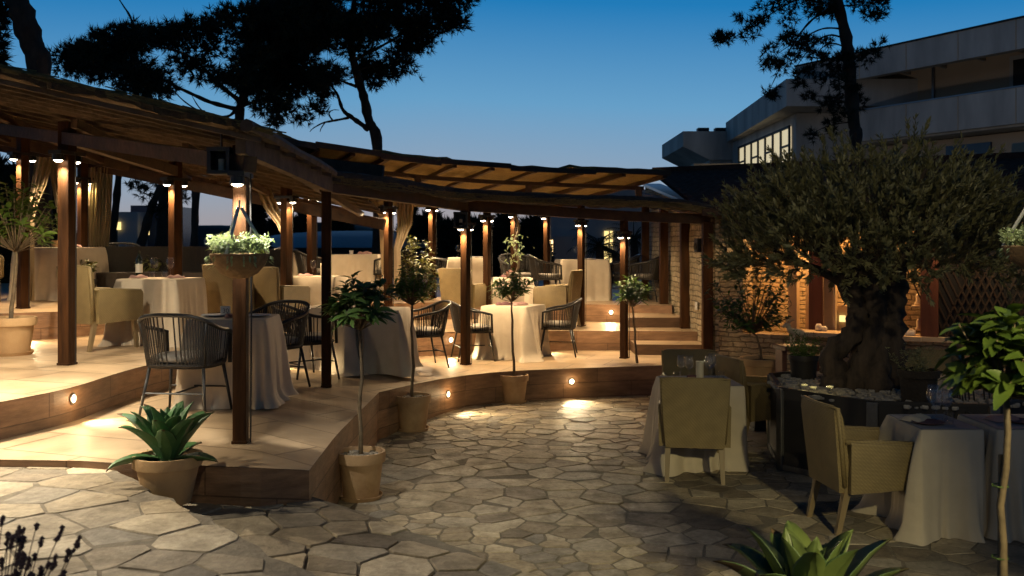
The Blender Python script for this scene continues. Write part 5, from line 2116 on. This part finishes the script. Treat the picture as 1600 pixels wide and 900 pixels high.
# driftwood animal by the rosemary pot
t = thing('goat_figure', 'small pale carved goat figure on the stand behind the rosemary pot', 'figurine', (3.0, 10.1, .98), rad(200), None)
mb = MB()
mb.tube([(-.10, 0, .10), (-.03, 0, .125), (.05, 0, .135), (.09, 0, .16), (.12, 0, .20)], [.030, .042, .042, .03, .022], 9)
mb.tube([(.10, 0, .20), (.14, 0, .215), (.18, 0, .195)], [.024, .026, .013], 8)
for x_ in (-.08, .05):
    for y_ in (-.025, .025):
        mb.tube([(x_, y_, .11), (x_ + .012, y_, .05), (x_, y_ * 1.1, 0)], [.016, .010, .012], 6)
for y_ in (-.02, .02):
    mb.tube([(.125, y_, .225), (.10, y_ * 1.6, .265), (.06, y_ * 2.2, .27)], [.009, .007, .003], 6)
mb.tube([(-.11, 0, .115), (-.14, 0, .10)], [.012, .005], 6)
mb.build('body', MT['sill'], t, smooth=True)
t = thing('display_stand', 'dark wooden stand behind the rosemary pot carrying the goat figure', 'stand', (3.0, 10.1, 0))
MB().box((0, 0, .955), (.42, .3, .05), .2, .005).build('top', MT['doorwood'], t)
for sx in (-1, 1):
    MB().box((sx * .17, 0, .465), (.05, .26, .93), 0, .004).build('leg', MT['doorwood'], t)

# tiled roof of the pavilion
rf = MB()
e0, e1_ = f0 + fn * .45 - fd * .1, f1 + fn * .45 + fd * 1.5
g0, g1 = Vector((2.75, 18.6)), Vector((2.75, 18.6)) + fd * 7.2
NU, NV = 90, 26
vs = []
for j in range(NV + 1):
    for i in range(NU + 1):
        a = e0.lerp(e1_, i / NU)
        b = g0.lerp(g1, i / NU)
        p = a.lerp(b, j / NV)
        z = lerp(2.50, 3.42, j / NV) + .022 * abs(math.sin(i * 1.57)) + (.02 if j % 2 else 0)
        vs.append((p.x, p.y, z))
nb = len(vs)
rf.add(vs, [(j * (NU + 1) + i, j * (NU + 1) + i + 1, (j + 1) * (NU + 1) + i + 1, (j + 1) * (NU + 1) + i) for j in range(NV) for i in range(NU)])
rf.add([(e0.x, e0.y, 2.46), (e1_.x, e1_.y, 2.46), (g1.x, g1.y, 3.36), (g0.x, g0.y, 3.36)], [(0, 3, 2, 1)])
rf.build('roof', MT['rtile'], bar, world=True)
MB().bar((g0.x, g0.y, 3.45), (g1.x, g1.y, 3.47), .2, .12).build('roof_ridge', MT['rtile'], bar, world=True)
MB().bar((e0.x, e0.y, 2.48), (e1_.x, e1_.y, 2.48), .04, .10).build('eave_board', MT['beam'], bar, world=True)
sk_ = up(1396, 270, 15.5)

# ------------------------------------------------------------------ hotel on the hill
ho = thing('hotel_building', 'large modern white hotel with long balconies and flat roof above the pavilion', 'building', (20, 36, 0))
P0 = Vector((16.0, 30.0))
hu = Vector((-.485, .874))
hin = Vector((.874, .485))           # into the building


def hp_(s, dpt=0.0):
    q = P0 + hu * s + hin * dpt
    return (q.x, q.y)


def hbox(name, s0, s1, d0, d1, zb, zt, m):
    return MB().prism([hp_(s0, d0), hp_(s1, d0), hp_(s1, d1), hp_(s0, d1)], zb, zt).build(name, m, ho, world=True)


hbox('roof_fascia', -12, 9.6, 0, .35, 8.15, 9.1, MT['hotel'])
hbox('roof_slab', -12, 9.6, .36, 7, 8.75, 9.02, MT['hotel'])
hbox('balcony_parapet', -12, 6.8, 0, .2, 5.82, 6.95, MT['hotel'])
hbox('balcony_floor', -12, 6.8, .22, 2.4, 5.75, 5.95, MT['hotel'])
hbox('upper_wall', -12, 9.2, 2.4, 7, 5.0, 8.7, MT['hotelwarm'])
hbox('lower_wall', -12, 8.5, 1.2, 7, 0, 5.7, MT['hotelwarm'])
hbox('balcony_door', .55, 1.9, 2.33, 2.42, 5.96, 8.3, MT['dark'])
hbox('door_reveal', .4, 2.05, 2.36, 2.43, 5.96, 8.45, MT['hotel'])
w_ = hbox('window', -1.05, -.25, 2.33, 2.42, 6.6, 7.7, MT['dark'])
hbox('window', 6.1, 7.2, 2.33, 2.42, 6.75, 7.35, MT['bluepane'])
hbox('window_sill', -1.1, -.2, 2.28, 2.42, 6.45, 6.58, MT['hotel'])
for k in range(13):
    s = -11.5 + k * 1.55
    MB().prism([hp_(s, .36), hp_(s + .12, .36), hp_(s + .12 + .5, 2.38), hp_(s + .5, 2.38)], 8.45, 8.74).build('soffit_rib', MT['hotel'], ho, world=True)
hbox('lower_window', 1.9, 3.6, 1.1, 1.22, 4.3, 5.45, MT['bluepane'])
hbox('window_rail', 1.85, 3.7, 1.04, 1.18, 4.2, 4.32, MT['hotel'])
hbox('lower_window', -1.6, .3, 1.1, 1.22, 4.4, 5.4, MT['dark'])
for k in range(9):
    s = -10 + k * 2.05
    for nm_, zb_, zt_ in (('fascia_joint', 8.16, 9.09), ('parapet_joint', 5.83, 6.94)):
        if zb_ > 7 or s < 6.6:
            MB().prism([hp_(s, -.012), hp_(s + .035, -.012), hp_(s + .035, .003), hp_(s, .003)], zb_, zt_).build(nm_, MT['hotelwarm'], ho, world=True)
hbox('fascia_cap', -12, 9.65, -.05, .4, 9.102, 9.16, MT['dark'])
hbox('parapet_cap', -12, 6.85, -.03, .23, 6.952, 7.0, MT['flash'])
hbox('drainpipe', 5.0, 5.09, 2.3, 2.39, 5.96, 8.6, MT['flash'])
hbox('door_frame', .5, .56, 2.29, 2.34, 5.96, 8.3, MT['flash'])
hbox('window_frame', -.68, -.62, 2.30, 2.34, 6.6, 7.7, MT['flash'])
# fin wall at the right
c = up(1594, 380, 22)
MB().box((c.x + .25, c.y, 2.2), (.55, .6, 4.3), .5, .02).build('chimney', MT['hotelwarm'], ho, world=True)
# left wing running away in depth, lit glazing on its side
X0 = 11.25
MB().prism([(X0, 38), (X0, 49), (X0 + 9, 49), (X0 + 9, 38)], 0, 7.2).build('wing_wall', MT['hotel'], ho, world=True)
MB().prism([(X0 - .9, 36.2), (X0 - .25, 49.4), (X0 + 9, 49.4), (X0 + 9, 36.2)], 7.22, 8.25).build('wing_roof', MT['hotel'], ho, world=True)
gw = MB().prism([(X0 - .06, 38.6), (X0 - .06, 47.2), (X0 - .02, 47.2), (X0 - .02, 38.6)], 4.6, 6.75).build('lit_glazing', MT['hotelwin'], ho, world=True)
gf = MB()
for k in range(8):
    y = 38.6 + k * 8.6 / 7
    gf.box((X0 - .1, y, 5.67), (.07, .12, 2.2))
for k in range(7):
    if k % 2 == 0:
        y = 38.6 + (k + .5) * 8.6 / 7
        for z_ in (5.25, 6.0):
            gf.box((X0 - .1, y, z_), (.06, 1.2, .08))
for z_ in (4.6, 6.74):
    gf.box((X0 - .1, 42.9, z_), (.07, 8.7, .1))
gf.build('glazing_frame', MT['dark'], ho, world=True)
# far block with cantilever
MB().prism([(10.15, 49.3), (12, 49.3), (12, 56), (10.15, 56)], 0, 7.0).build('far_block', MT['hotel'], ho, world=True)
cb_ = MB()
cz = 7.78
cb_.add([(8.75, 49.1, cz), (11.4, 49.1, cz), (11.4, 49.1, 6.3), (10.15, 49.1, 6.3), (8.75, 49.1, 7.0),
         (8.75, 56, cz), (11.4, 56, cz), (11.4, 56, 6.3), (10.15, 56, 6.3), (8.75, 56, 7.0)],
        [(4, 3, 2, 1, 0), (5, 6, 7, 8, 9), (0, 1, 6, 5), (1, 2, 7, 6), (2, 3, 8, 7), (3, 4, 9, 8), (4, 0, 5, 9)])
cb_.build('cantilever', MT['hotel'], ho, world=True)
for px in (1090, 1117, 1143):
    c = up(px + 8, 202, 50)
    MB().box((c.x, c.y, cz + .12), (.58, .5, .28), 0, .02).build('roof_box', MT['dark'], ho, world=True)
MB().prism([(8.9, 47), (12, 47), (12, 48), (8.9, 48)], 0, 5.95).build('low_block', MT['hotelwarm'], ho, world=True)

# ------------------------------------------------------------------ pines


def tufts(mb, centre, rad3, n, r, L=.26, per=13, wd=.02):
    """needle tufts scattered through an ellipsoid, more of them near its skin"""
    C = np.array(centre)
    u = NR.normal(size=(n, 3))
    u /= np.linalg.norm(u, axis=1, keepdims=True)
    rr_ = NR.rand(n, 1) ** .45
    pts = C + u * rr_ * np.array(rad3) * (1 + .18 * NR.normal(size=(n, 1)))
    ax = u + np.array([0, 0, .5])
    ax /= np.linalg.norm(ax, axis=1, keepdims=True)
    d = np.repeat(ax, per, 0) * .9 + NR.normal(size=(n * per, 3)) * .75
    d /= np.linalg.norm(d, axis=1, keepdims=True)
    p = np.repeat(pts, per, 0)
    s = np.cross(d, NR.normal(size=d.shape))
    s /= np.linalg.norm(s, axis=1, keepdims=True)
    ln = L * (.6 + .7 * NR.rand(n * per, 1))
    a, b, c = p - s * wd, p + s * wd, p + d * ln
    V = np.stack([a, b, c], 1).reshape(-1, 3)
    k = np.arange(n * per)[:, None] * 3
    mb.add(V.tolist(), (k + np.array([[0, 1, 2]])).tolist())


def px_tree(name, label, d, trunk, blobs, limbs_, z0, dens=26, L=.3, wd=.022, group='tall pines round the terrace', tm='pinebark'):
    """trunk: (px,py,radius px) from the ground up; blobs (px,py,rx,ry,depth shift m); everything at depth d metres"""
    k = d / F
    b = up(trunk[0][0], trunk[0][1], d)
    t = thing(name, label, 'pine tree', (b.x, d, z0), 0, group)
    tr = MB()
    pts = [Vector((b.x, d, z0))] + [up(x, y, d) for x, y, _ in trunk]
    rs = [trunk[0][2] * k * 1.15] + [q[2] * k for q in trunk]
    a, c = limb(pts, rs)
    tr.tube(a, c, 12, jit=.12)
    for lm in limbs_:
        dd = lm[0]
        p = [up(x, y, d + dd * i / max(1, len(lm) - 2)) for i, (x, y) in enumerate(lm[2:])]
        n_ = len(p)
        rs = [max(.008, lm[1] * k * (1 - .8 * i / (n_ - 1))) for i in range(n_)]
        a, c = limb(p, rs)
        tr.tube(a, c, 7, jit=.15)
    tr.build('trunk', MT[tm], t, smooth=True, world=True)
    cr = MB()
    for bx_, by_, rx, ry, dd in blobs:
        c = up(bx_, by_, d + dd)
        vol = (rx * k) * (ry * k) * max(rx, ry) * k
        n = int(max(18, min(600, dens * rx * ry * k * k * 19)))
        tufts(cr, c, (rx * k, max(rx, ry) * k * .8, ry * k), n, None, L * .66, 14, wd * .7)
    cr.build('crown', MT['pine'], t, world=True)
    return t


r = random.Random(77)


def fill(outline, n, rx, ry, seed, dd=1.6):
    """blobs spread through a polygon of the silhouette"""
    q = random.Random(seed)
    xs, ys = [p[0] for p in outline], [p[1] for p in outline]
    out = []
    tries = 0
    while len(out) < n and tries < 4000:
        tries += 1
        x, y = q.uniform(min(xs), max(xs)), q.uniform(min(ys), max(ys))
        ins = False
        for (xa, ya), (xb, yb) in zip(outline, outline[1:] + outline[:1]):
            if (ya > y) != (yb > y) and x < (xb - xa) * (y - ya) / (yb - ya) + xa:
                ins = not ins
        if ins:
            s = q.uniform(.65, 1.25)
            out.append((x, y, rx * s, ry * s, q.uniform(-dd, dd)))
    return out


# big pine in the middle left
o1 = [(96, 84), (140, 62), (165, 70), (205, 10), (225, 20), (300, 12), (330, -60), (520, -80), (520, 120), (470, 150), (420, 168), (340, 148), (300, 130), (255, 150), (185, 135), (150, 125)]
px_tree('pine_tree', 'broad black pine crown standing above the left pergola roof', 24,
        [(374, 200, 7), (378, 160, 7), (388, 120, 7), (392, 40, 6), (400, -40, 3)],
        fill(o1, 84, 33, 19, 1, 2.2) + [(118, 108, 20, 14, 0), (108, 90, 14, 9, .3), (200, 62, 18, 14, .4), (190, 80, 18, 12, 0), (440, 172, 18, 12, 0), (430, 190, 10, 7, .2), (150, 80, 16, 9, .3)],
        [(1.5, 4, (376, 172), (330, 160), (285, 140), (230, 115), (160, 100), (118, 92)),
         (-1.5, 4, (378, 160), (340, 130), (300, 90), (240, 70), (195, 62)),
         (1, 3, (378, 165), (420, 150), (450, 120), (470, 90)),
         (.5, 3, (380, 150), (360, 180), (325, 180), (290, 160), (265, 135)),
         (0, 2.5, (215, 70), (205, 30), (192, 8), (180, -10)),
         (-1, 3, (386, 120), (420, 70), (470, 30), (510, -20)),
         (1.2, 2.5, (376, 185), (345, 190), (315, 172), (300, 150))], .85, 30)
# pine right of it, leaning trunk
o2 = [(430, -60), (730, -70), (722, 30), (700, 44), (660, 58), (640, 80), (615, 110), (590, 122), (545, 130), (520, 150), (470, 150), (430, 120)]
px_tree('pine_tree', 'leaning pine with bare forked lower limb over the middle of the pergola', 26,
        [(590, 236, 8.5), (577, 190, 7.5), (568, 150, 7), (556, 110, 6), (548, 50, 5), (560, -40, 3)],
        fill(o2, 74, 31, 18, 2, 2.2) + [(700, 28, 18, 12, 0), (680, 48, 14, 8, .3), (640, 75, 14, 9, 0), (612, 108, 12, 8, .2), (585, 134, 10, 5, 0), (490, 170, 20, 12, 0), (470, 186, 16, 8, .2), (505, 152, 14, 10, 0)],
        [(.8, 4.6, (576, 202), (552, 185), (536, 172), (528, 150), (522, 140), (505, 120)),
         (.4, 2.2, (545, 184), (520, 189), (505, 192), (490, 200), (484, 206)),
         (.2, 1.6, (520, 189), (514, 178), (520, 172), (530, 172)),
         (.2, 1.3, (508, 191), (502, 200), (500, 206)),
         (-.5, 3, (557, 135), (545, 131), (530, 125), (500, 110)),
         (1, 3, (552, 95), (600, 70), (650, 40), (690, 20)),
         (-1, 2.5, (556, 110), (590, 100), (612, 90)),
         (1, 3, (549, 60), (500, 30), (450, -10))], .85, 30)
# thick trunk at the far left
px_tree('pine_tree', 'thick leaning pine trunk at the top left corner', 17,
        [(62, 130, 17), (50, 70, 18), (34, 20, 19), (10, -40, 18), (-30, -140, 14)],
        [(-6, 72, 12, 14, 0), (-4, 34, 16, 14, .3), (0, 92, 8, 6, 0), (-20, 50, 24, 20, 0), (-30, -120, 60, 40, 0), (5, 15, 8, 10, 0)],
        [(.5, 4, (20, -10), (-10, 10), (-30, 40), (-20, 70))], .85, 34)
# pine before the hotel
o3 = [(1118, 62), (1150, 40), (1185, -10), (1240, -30), (1300, -40), (1300, 20), (1250, 30), (1215, 40), (1180, 50), (1140, 82)]
o4 = [(1200, 75), (1235, 45), (1290, 60), (1290, 100), (1255, 130), (1210, 150), (1185, 140)]
o5 = [(1322, 78), (1375, 70), (1372, 95), (1345, 130), (1362, 175), (1330, 190), (1290, 165), (1292, 110)]
o6 = [(1330, -30), (1375, -20), (1380, 20), (1365, 38), (1350, 20), (1330, 0)]
px_tree('pine_tree', 'airy pine with open branches in front of the hotel', 22,
        [(1338, 232, 9), (1334, 190, 9.5), (1327, 110, 10), (1322, 60, 9), (1308, 0, 8), (1300, -50, 6)],
        fill(o3, 30, 16, 9, 3, .8) + fill(o4, 22, 14, 9, 4, .8) + fill(o5, 20, 16, 11, 5, .8) + fill(o6, 9, 12, 9, 6, .6) + [(1130, 62, 10, 6, 0), (1125, 55, 6, 5, .2), (1205, 150, 9, 6, 0), (1265, 150, 10, 6, 0), (1300, 190, 12, 6, 0), (1270, 212, 12, 8, 0), (1300, 205, 10, 5, .2)],
        [(.5, 2.4, (1303, 10), (1270, 30), (1245, 60), (1222, 100), (1205, 135)),
         (.3, 2, (1300, 0), (1260, -5), (1215, 15), (1180, 40), (1140, 62)),
         (-.3, 1.8, (1316, 45), (1285, 45), (1250, 62), (1220, 80)),
         (.2, 1.8, (1320, 60), (1295, 55), (1270, 70), (1240, 110)),
         (.4, 1.6, (1324, 75), (1300, 68), (1280, 80), (1275, 110)),
         (-.2, 1.6, (1328, 100), (1345, 85), (1365, 80)),
         (.2, 1.5, (1310, 10), (1340, 8), (1365, 10)),
         (.3, 1.6, (1333, 170), (1310, 155), (1280, 150), (1255, 155)),
         (.1, 1.4, (1335, 190), (1300, 195), (1275, 205))], .85, 22, .22, .016)

# dark trunks and bushes seen between the left posts
for i, (tr_, bl, d, lab) in enumerate((
        ([(172, 400, 7), (180, 330, 6), (186, 270, 5), (190, 230, 4)], [(196, 240, 20, 14, 0)], 24, 'slim dark trunk beside the straight curtain'),
        ([(212, 410, 8), (224, 370, 7), (238, 320, 6), (262, 270, 5), (270, 230, 4)], [(225, 300, 10, 10, 0), (210, 290, 14, 6, 0), (268, 290, 22, 18, .5), (250, 330, 18, 16, 0)], 23, 'dark trunk leaning right, between curtain and orange lit post'),
        ([(250, 410, 10), (256, 340, 10), (262, 270, 9), (266, 220, 8)], [(282, 300, 20, 26, 0), (250, 280, 20, 12, .3)], 25, 'thick dark trunk just left of the orange lit post'),
        ([(303, 410, 6), (305, 330, 6), (308, 260, 6), (310, 220, 5)], [(335, 292, 8, 4, 0)], 22, 'straight dark trunk right of the orange lit post'))):
    px_tree('pine_tree', lab, d, tr_, bl, [], .85, 22, .25, .018, 'dark trunks behind the left terrace')


def dark_tree(px, pyt, pyb, wpx, d, label, seed, cone=False):
    k = d / F
    b = up(px, pyb, d)
    t = thing('dark_tree', label, 'tree', (b.x, d, .85), 0, 'dark trees behind the terraces')
    MB().tube([(b.x, d, .85), (b.x, d, up(px, pyt + 10, d).z)], [wpx * .06 * k, wpx * .02 * k], 7).build('trunk', MT['pinebark'], t, world=True)
    q = random.Random(seed)
    cr = MB()
    zt, zb = up(px, pyt, d).z, .9
    if cone:
        for i in range(26):
            f = q.random()
            z = lerp(zb, zt, f)
            w_ = wpx * k * .5 * (1 - f) ** .7 + .05
            tufts(cr, (b.x + q.uniform(-.6, .6) * w_, d + q.uniform(-.6, .6) * w_, z), (w_ * .55, w_ * .55, (zt - zb) * .07), 46, None, .35, 9, .05)
    else:
        for i in range(24):
            a = q.random() * 6.28
            f = q.random()
            z = lerp(zb + .2, zt - .3, f)
            w_ = wpx * k * .5 * math.sin(math.pi * (.18 + .75 * f)) ** .6
            tufts(cr, (b.x + math.cos(a) * w_ * .6, d + math.sin(a) * w_ * .6, z), (w_ * .5, w_ * .5, (zt - zb) * .13), 55, None, .35, 9, .05)
    cr.build('crown', MT['pine'], t, world=True)
    return t


for i, (px, pyt, w_, d, cone, lab) in enumerate((
        (65, 262, 90, 24, False, 'dark bushy tree behind the swept back curtains'),
        (10, 250, 70, 22, False, 'dark tree at the left edge behind the leafy lemon tree'),
        (396, 300, 30, 30, True, 'tall dark cypress just right of the basket post'),
        (470, 335, 60, 40, False, 'low dark tree between the cross bar post and its neighbour'),
        (432, 345, 50, 42, False, 'low dark tree behind the curtain swag'),
        (532, 335, 40, 45, False, 'dark round tree at the edge of the pale sky gap'),
        (600, 350, 44, 46, False, 'dark tree closing the pale sky gap'),
        (640, 312, 40, 36, True, 'spiky dark conifer right of the straight curtain'),
        (672, 335, 60, 34, False, 'broad dark tree behind the thin upper post'),
        (705, 345, 55, 32, False, 'broad dark tree left of the round lantern'),
        (745, 340, 60, 33, False, 'broad dark tree behind the middle lamp post'),
        (790, 336, 60, 32, False, 'dark tree behind the climbing vine'),
        (830, 342, 50, 31, False, 'dark tree ending at the pale tower'))):
    dark_tree(px, pyt, 420, w_, d, lab, i + 50, cone)


# palms before the tower
def palm(px, pyt, pyb, d, label, n, L, seed):
    b = up(px, pyb, d)
    k = d / F
    t = thing('palm_tree', label, 'palm', (b.x, d, .85), 0, 'palms in front of the pale tower')
    top = up(px, pyt, d)
    MB().tube([(b.x, d, .85), (b.x + .05, d, (top.z + .85) / 2), (top.x, d, top.z)], [.14, .12, .10], 9, jit=.2).build('trunk', MT['pinebark'], t, world=True)
    q = random.Random(seed)
    P, D, U, LL = [], [], [], []
    fr = MB()
    for i in range(n):
        a = i * 2.4
        e = q.uniform(-.2, 1.1)
        p = Vector(top)
        d_ = Vector((math.cos(a) * math.cos(e), math.sin(a) * math.cos(e), math.sin(e)))
        pts = [p.copy()]
        for s in range(7):
            p = p + d_ * L / 7
            d_ = (d_ + Vector((0, 0, -.2))).normalized()
            pts.append(p.copy())
            for sg in (-1, 1):
                for kk in range(2):
                    sd = d_.cross(Vector((0, 0, 1))).normalized() * sg
                    P.append(p - d_ * L / 14 * kk)
                    D.append(sd + d_ * .9 + Vector((0, 0, -.25)))
                    U.append(Vector((0, 0, 1)))
                    LL.append(L * .3 * (1 - s / 9))
        fr.tube(pts, [.02 - .002 * i_ for i_ in range(8)], 4)
    fr.leaves(P, D, U, LL, np.array(LL) * .12, 2, .3, .1)
    fr.build('crown', MT['pine'], t, world=True)


palm(936, 386, 430, 26, 'small palm left of the lit tower window', 22, .95, 1)
palm(990, 374, 430, 27, 'palm to the right of the lit tower window', 20, .9, 2)
palm(962, 402, 430, 25, 'short palm right under the lit tower window', 12, .5, 3)

# buildings behind
t = thing('tower_block', 'pale block with tall lit windows beyond the upper terrace', 'building', (4.5, 42, .5))
MB().prism([(1.2, 42), (9, 42), (9, 48), (1.2, 48)], 0, 4.4).build('wall', MT['pale'], t, world=True)
MB().prism([(1.3, 40.6), (3.9, 40.6), (3.9, 41.9), (1.3, 41.9)], 0, 2.35).build('low_annex', MT['pale'], t, world=True)
for py0, py1 in ((361, 384), (389, 412)):
    a, b = up(944.5, py0, 41.9), up(957.5, py1, 41.9)
    wv = MB().box(((a.x + b.x) / 2, 41.97, (a.z + b.z) / 2), (b.x - a.x, .06, a.z - b.z)).build('window', MT['litwin'], t, world=True)
    MB().bar(((a.x + b.x) / 2 + .03, 41.92, a.z), ((a.x + b.x) / 2 + .03, 41.92, b.z), .04, .04).bar((a.x, 41.92, (a.z + b.z) / 2), (b.x, 41.92, (a.z + b.z) / 2), .04, .03).build('window_bar', MT['dark'], wv, world=True)
t = thing('lit_shop_front', 'low building with small warm lit openings behind the vine', 'building', (.6, 38, .5))
MB().prism([(-.4, 38), (1.15, 38), (1.15, 40), (-.4, 40)], 0, 2.55).build('wall', MT['dark'], t, world=True)
for px, py, rx, ry in ((824, 386, 3, 5), (823, 380, 2, 2), (842, 389, 4, 7), (843, 378, 3, 2), (861, 388, 3, 6), (861, 397, 3, 2), (843, 398, 3, 2), (861, 378, 3, 3)):
    a = up(px, py, 37.95)
    MB().box((a.x, 37.97, a.z), (rx * .05, .06, ry * .05), 0, .01).build('window', MT['bulb'], t, world=True)
t = thing('villa', 'pale villa with small yellow windows seen behind the left trunks', 'building', (-22, 55, .5))
for (xa, xb, y0, zpx) in ((184, 215, 55, 331), (204, 262, 56.5, 321)):
    a, b = up(xa, zpx, y0), up(xb, zpx, y0)
    MB().prism([(a.x, y0), (b.x, y0), (b.x, y0 + 5), (a.x, y0 + 5)], 0, a.z).build('wall', MT['pale'] if xa < 200 else MT['bluepane'], t, world=True)
for px, py, wd_, hh in ((183, 353, 9, 12), (229, 357, 6, 20)):
    a = up(px, py, 54.8)
    MB().box((a.x, 54.9, a.z), (wd_ * .0366, .1, hh * .0366)).build('window', MT['litwin'], t, world=True)
# low hall with a blue vaulted roof
t = thing('vaulted_hall', 'long low hall with bluish vaulted membrane roof', 'building', (-9, 36, .5))
mb = MB()
n_ = 16
vs = []
for i in range(n_ + 1):
    f_ = i / n_
    px = lerp(385, 700, f_)
    arc = 1 - (2 * f_ - 1) ** 2
    a, b = up(px, 379 - 13 * arc ** .6, 34), up(px, 388, 33)
    vs += [(b.x, 32.5, up(px, 387, 32.5).z), (a.x, 34, lerp(up(px, 387, 32.5).z, a.z, .8)), (a.x, 36, a.z + .15), (a.x, 42, a.z - .1)]
mb.add(vs, [(i * 4 + j, i * 4 + 4 + j, i * 4 + 5 + j, i * 4 + 1 + j) for i in range(n_) for j in range(3)])
mb.build('roof', MT['awning'], t, world=True, smooth=True)
a, b = up(387, 388, 32.7), up(700, 388, 32.7)
MB().prism([(a.x, 32.7), (b.x, 32.7), (b.x, 41), (a.x, 41)], 0, a.z - .01).build('wall', MT['dark'], t, world=True)
# far hills
hl = MB()
n_ = 120
vs = []
q = random.Random(6)
for i in range(n_ + 1):
    x = lerp(-420, 420, i / n_)
    px = CX + x * F / 620
    h_ = 4 + 9 * math.exp(-((px - 470) / 90) ** 2) + 7 * math.exp(-((px - 250) / 110) ** 2) + 6 * math.exp(-((px - 720) / 80) ** 2) + q.random() * .8
    vs += [(x, 600, -.5), (x, 620, h_ + 2), (x, 760, h_ + 5), (x, 900, -.5)]
hl.add(vs, [(i * 4 + j, i * 4 + 4 + j, i * 4 + 5 + j, i * 4 + 1 + j) for i in range(n_) for j in range(3)])
kind(hl.build('hills', MT['hill'], smooth=True))

# climbing vine with fairy lights on the thin upper post
t = thing('climbing_vine', 'pale leaved climbing vine with white cord on the thin upper post', 'climbing plant', (p802.x, p802.y, z3(802)))
r = random.Random(12)
stemp = [up(807 + 4 * math.sin(i * .9), 425 - i * 8, 17.05) for i in range(12)]
MB().tube(stemp, .022, 6, jit=.2).build('stem', MT['stem'], t, world=True)
P, D, U = [], [], []
for k in range(70):
    c = up(803 + r.gauss(0, 9), r.uniform(366, 412), 16.9 + r.uniform(-.15, .15))
    P.append(c)
    D.append(Vector((r.gauss(0, 1), r.gauss(0, .6), r.gauss(-.2, .6))).normalized())
    U.append(Vector((r.gauss(0, .4), -1, .6)))
MB().leaves(P, D, U, .065, .024, 3, .2, .2).build('leaves', MT['silver'], t, world=True)
spot('lamp_light', up(800, 342, 16.8), up(803, 420, 16.9), 8, (1, .9, .7), 70, .6, .03)
t = thing('flower_spray', 'rosy flower head above the bay tree by the fairy lit vine', 'flower', up(797, 428, 15.3))
MB().tube([(0, 0, 0), (0, 0, -.35)], .006, 5).build('stem', MT['stem'], t)
P, D, U = [], [], []
for k in range(60):
    d = Vector((r.gauss(0, 1), r.gauss(0, 1), r.gauss(0, 1))).normalized()
    P.append(d * .03)
    D.append(d)
    U.append(d.orthogonal())
MB().leaves(P, D, U, .05, .025, 2, .1, .3).build('petals', MT['napkin'], t)

# ------------------------------------------------------------------ unseen floods behind and beside the camera, some added for single plants
spot('unseen_flood', (.9, -2.6, 4.6), (3.3, 8.4, .8), 160, (1, .80, .43), 38, .9, .12)
spot('unseen_flood', (.6, .4, 5.0), (3.45, 9.0, 2.3), 560, (1, .82, .48), 28, .9, .12)  # added spot that brightens the olive crown
spot('unseen_flood', (-.6, -1.8, 3.6), (-1.5, 6.4, .15), 230, (1, .84, .50), 21, .9, .12)
spot('unseen_flood', (2.6, .7, 3.2), (1.75, 3.9, 1.35), 900, (1, .86, .44), 40, .9, .06)
spot('unseen_flood', (-3.9, 4.9, 3.3), (-2.6, 5.0, .6), 300, (1, .86, .62), 80, .9, .1)
spot('unseen_flood', (-3.4, 5.4, 3.1), (-5.05, 9.75, 2.3), 320, (1, .86, .5), 18, .9, .06)  # added spot that brightens the lemon tree at the left edge
spot('hotel_fill', (5, 24.5, 3.0), (14.5, 33, 6.5), 250, (1, .92, .84), 80, .9, .3)  # added fill, no real lamp, brightening the hotel front

sc.render.engine = 'CYCLES'
sc.cycles.use_denoising = True
try:
    sc.cycles.denoiser = 'OPENIMAGEDENOISE'
except Exception:
    pass
sc.cycles.max_bounces = 6
sc.cycles.diffuse_bounces = 4
sc.cycles.glossy_bounces = 2
sc.cycles.transmission_bounces = 4
sc.cycles.transparent_max_bounces = 12
sc.cycles.sample_clamp_indirect = 4
sc.cycles.caustics_reflective = False
sc.cycles.caustics_refractive = False
sc.view_settings.view_transform = 'Standard'
sc.view_settings.look = 'None'
sc.view_settings.gamma = 1
sc.view_settings.exposure = 0
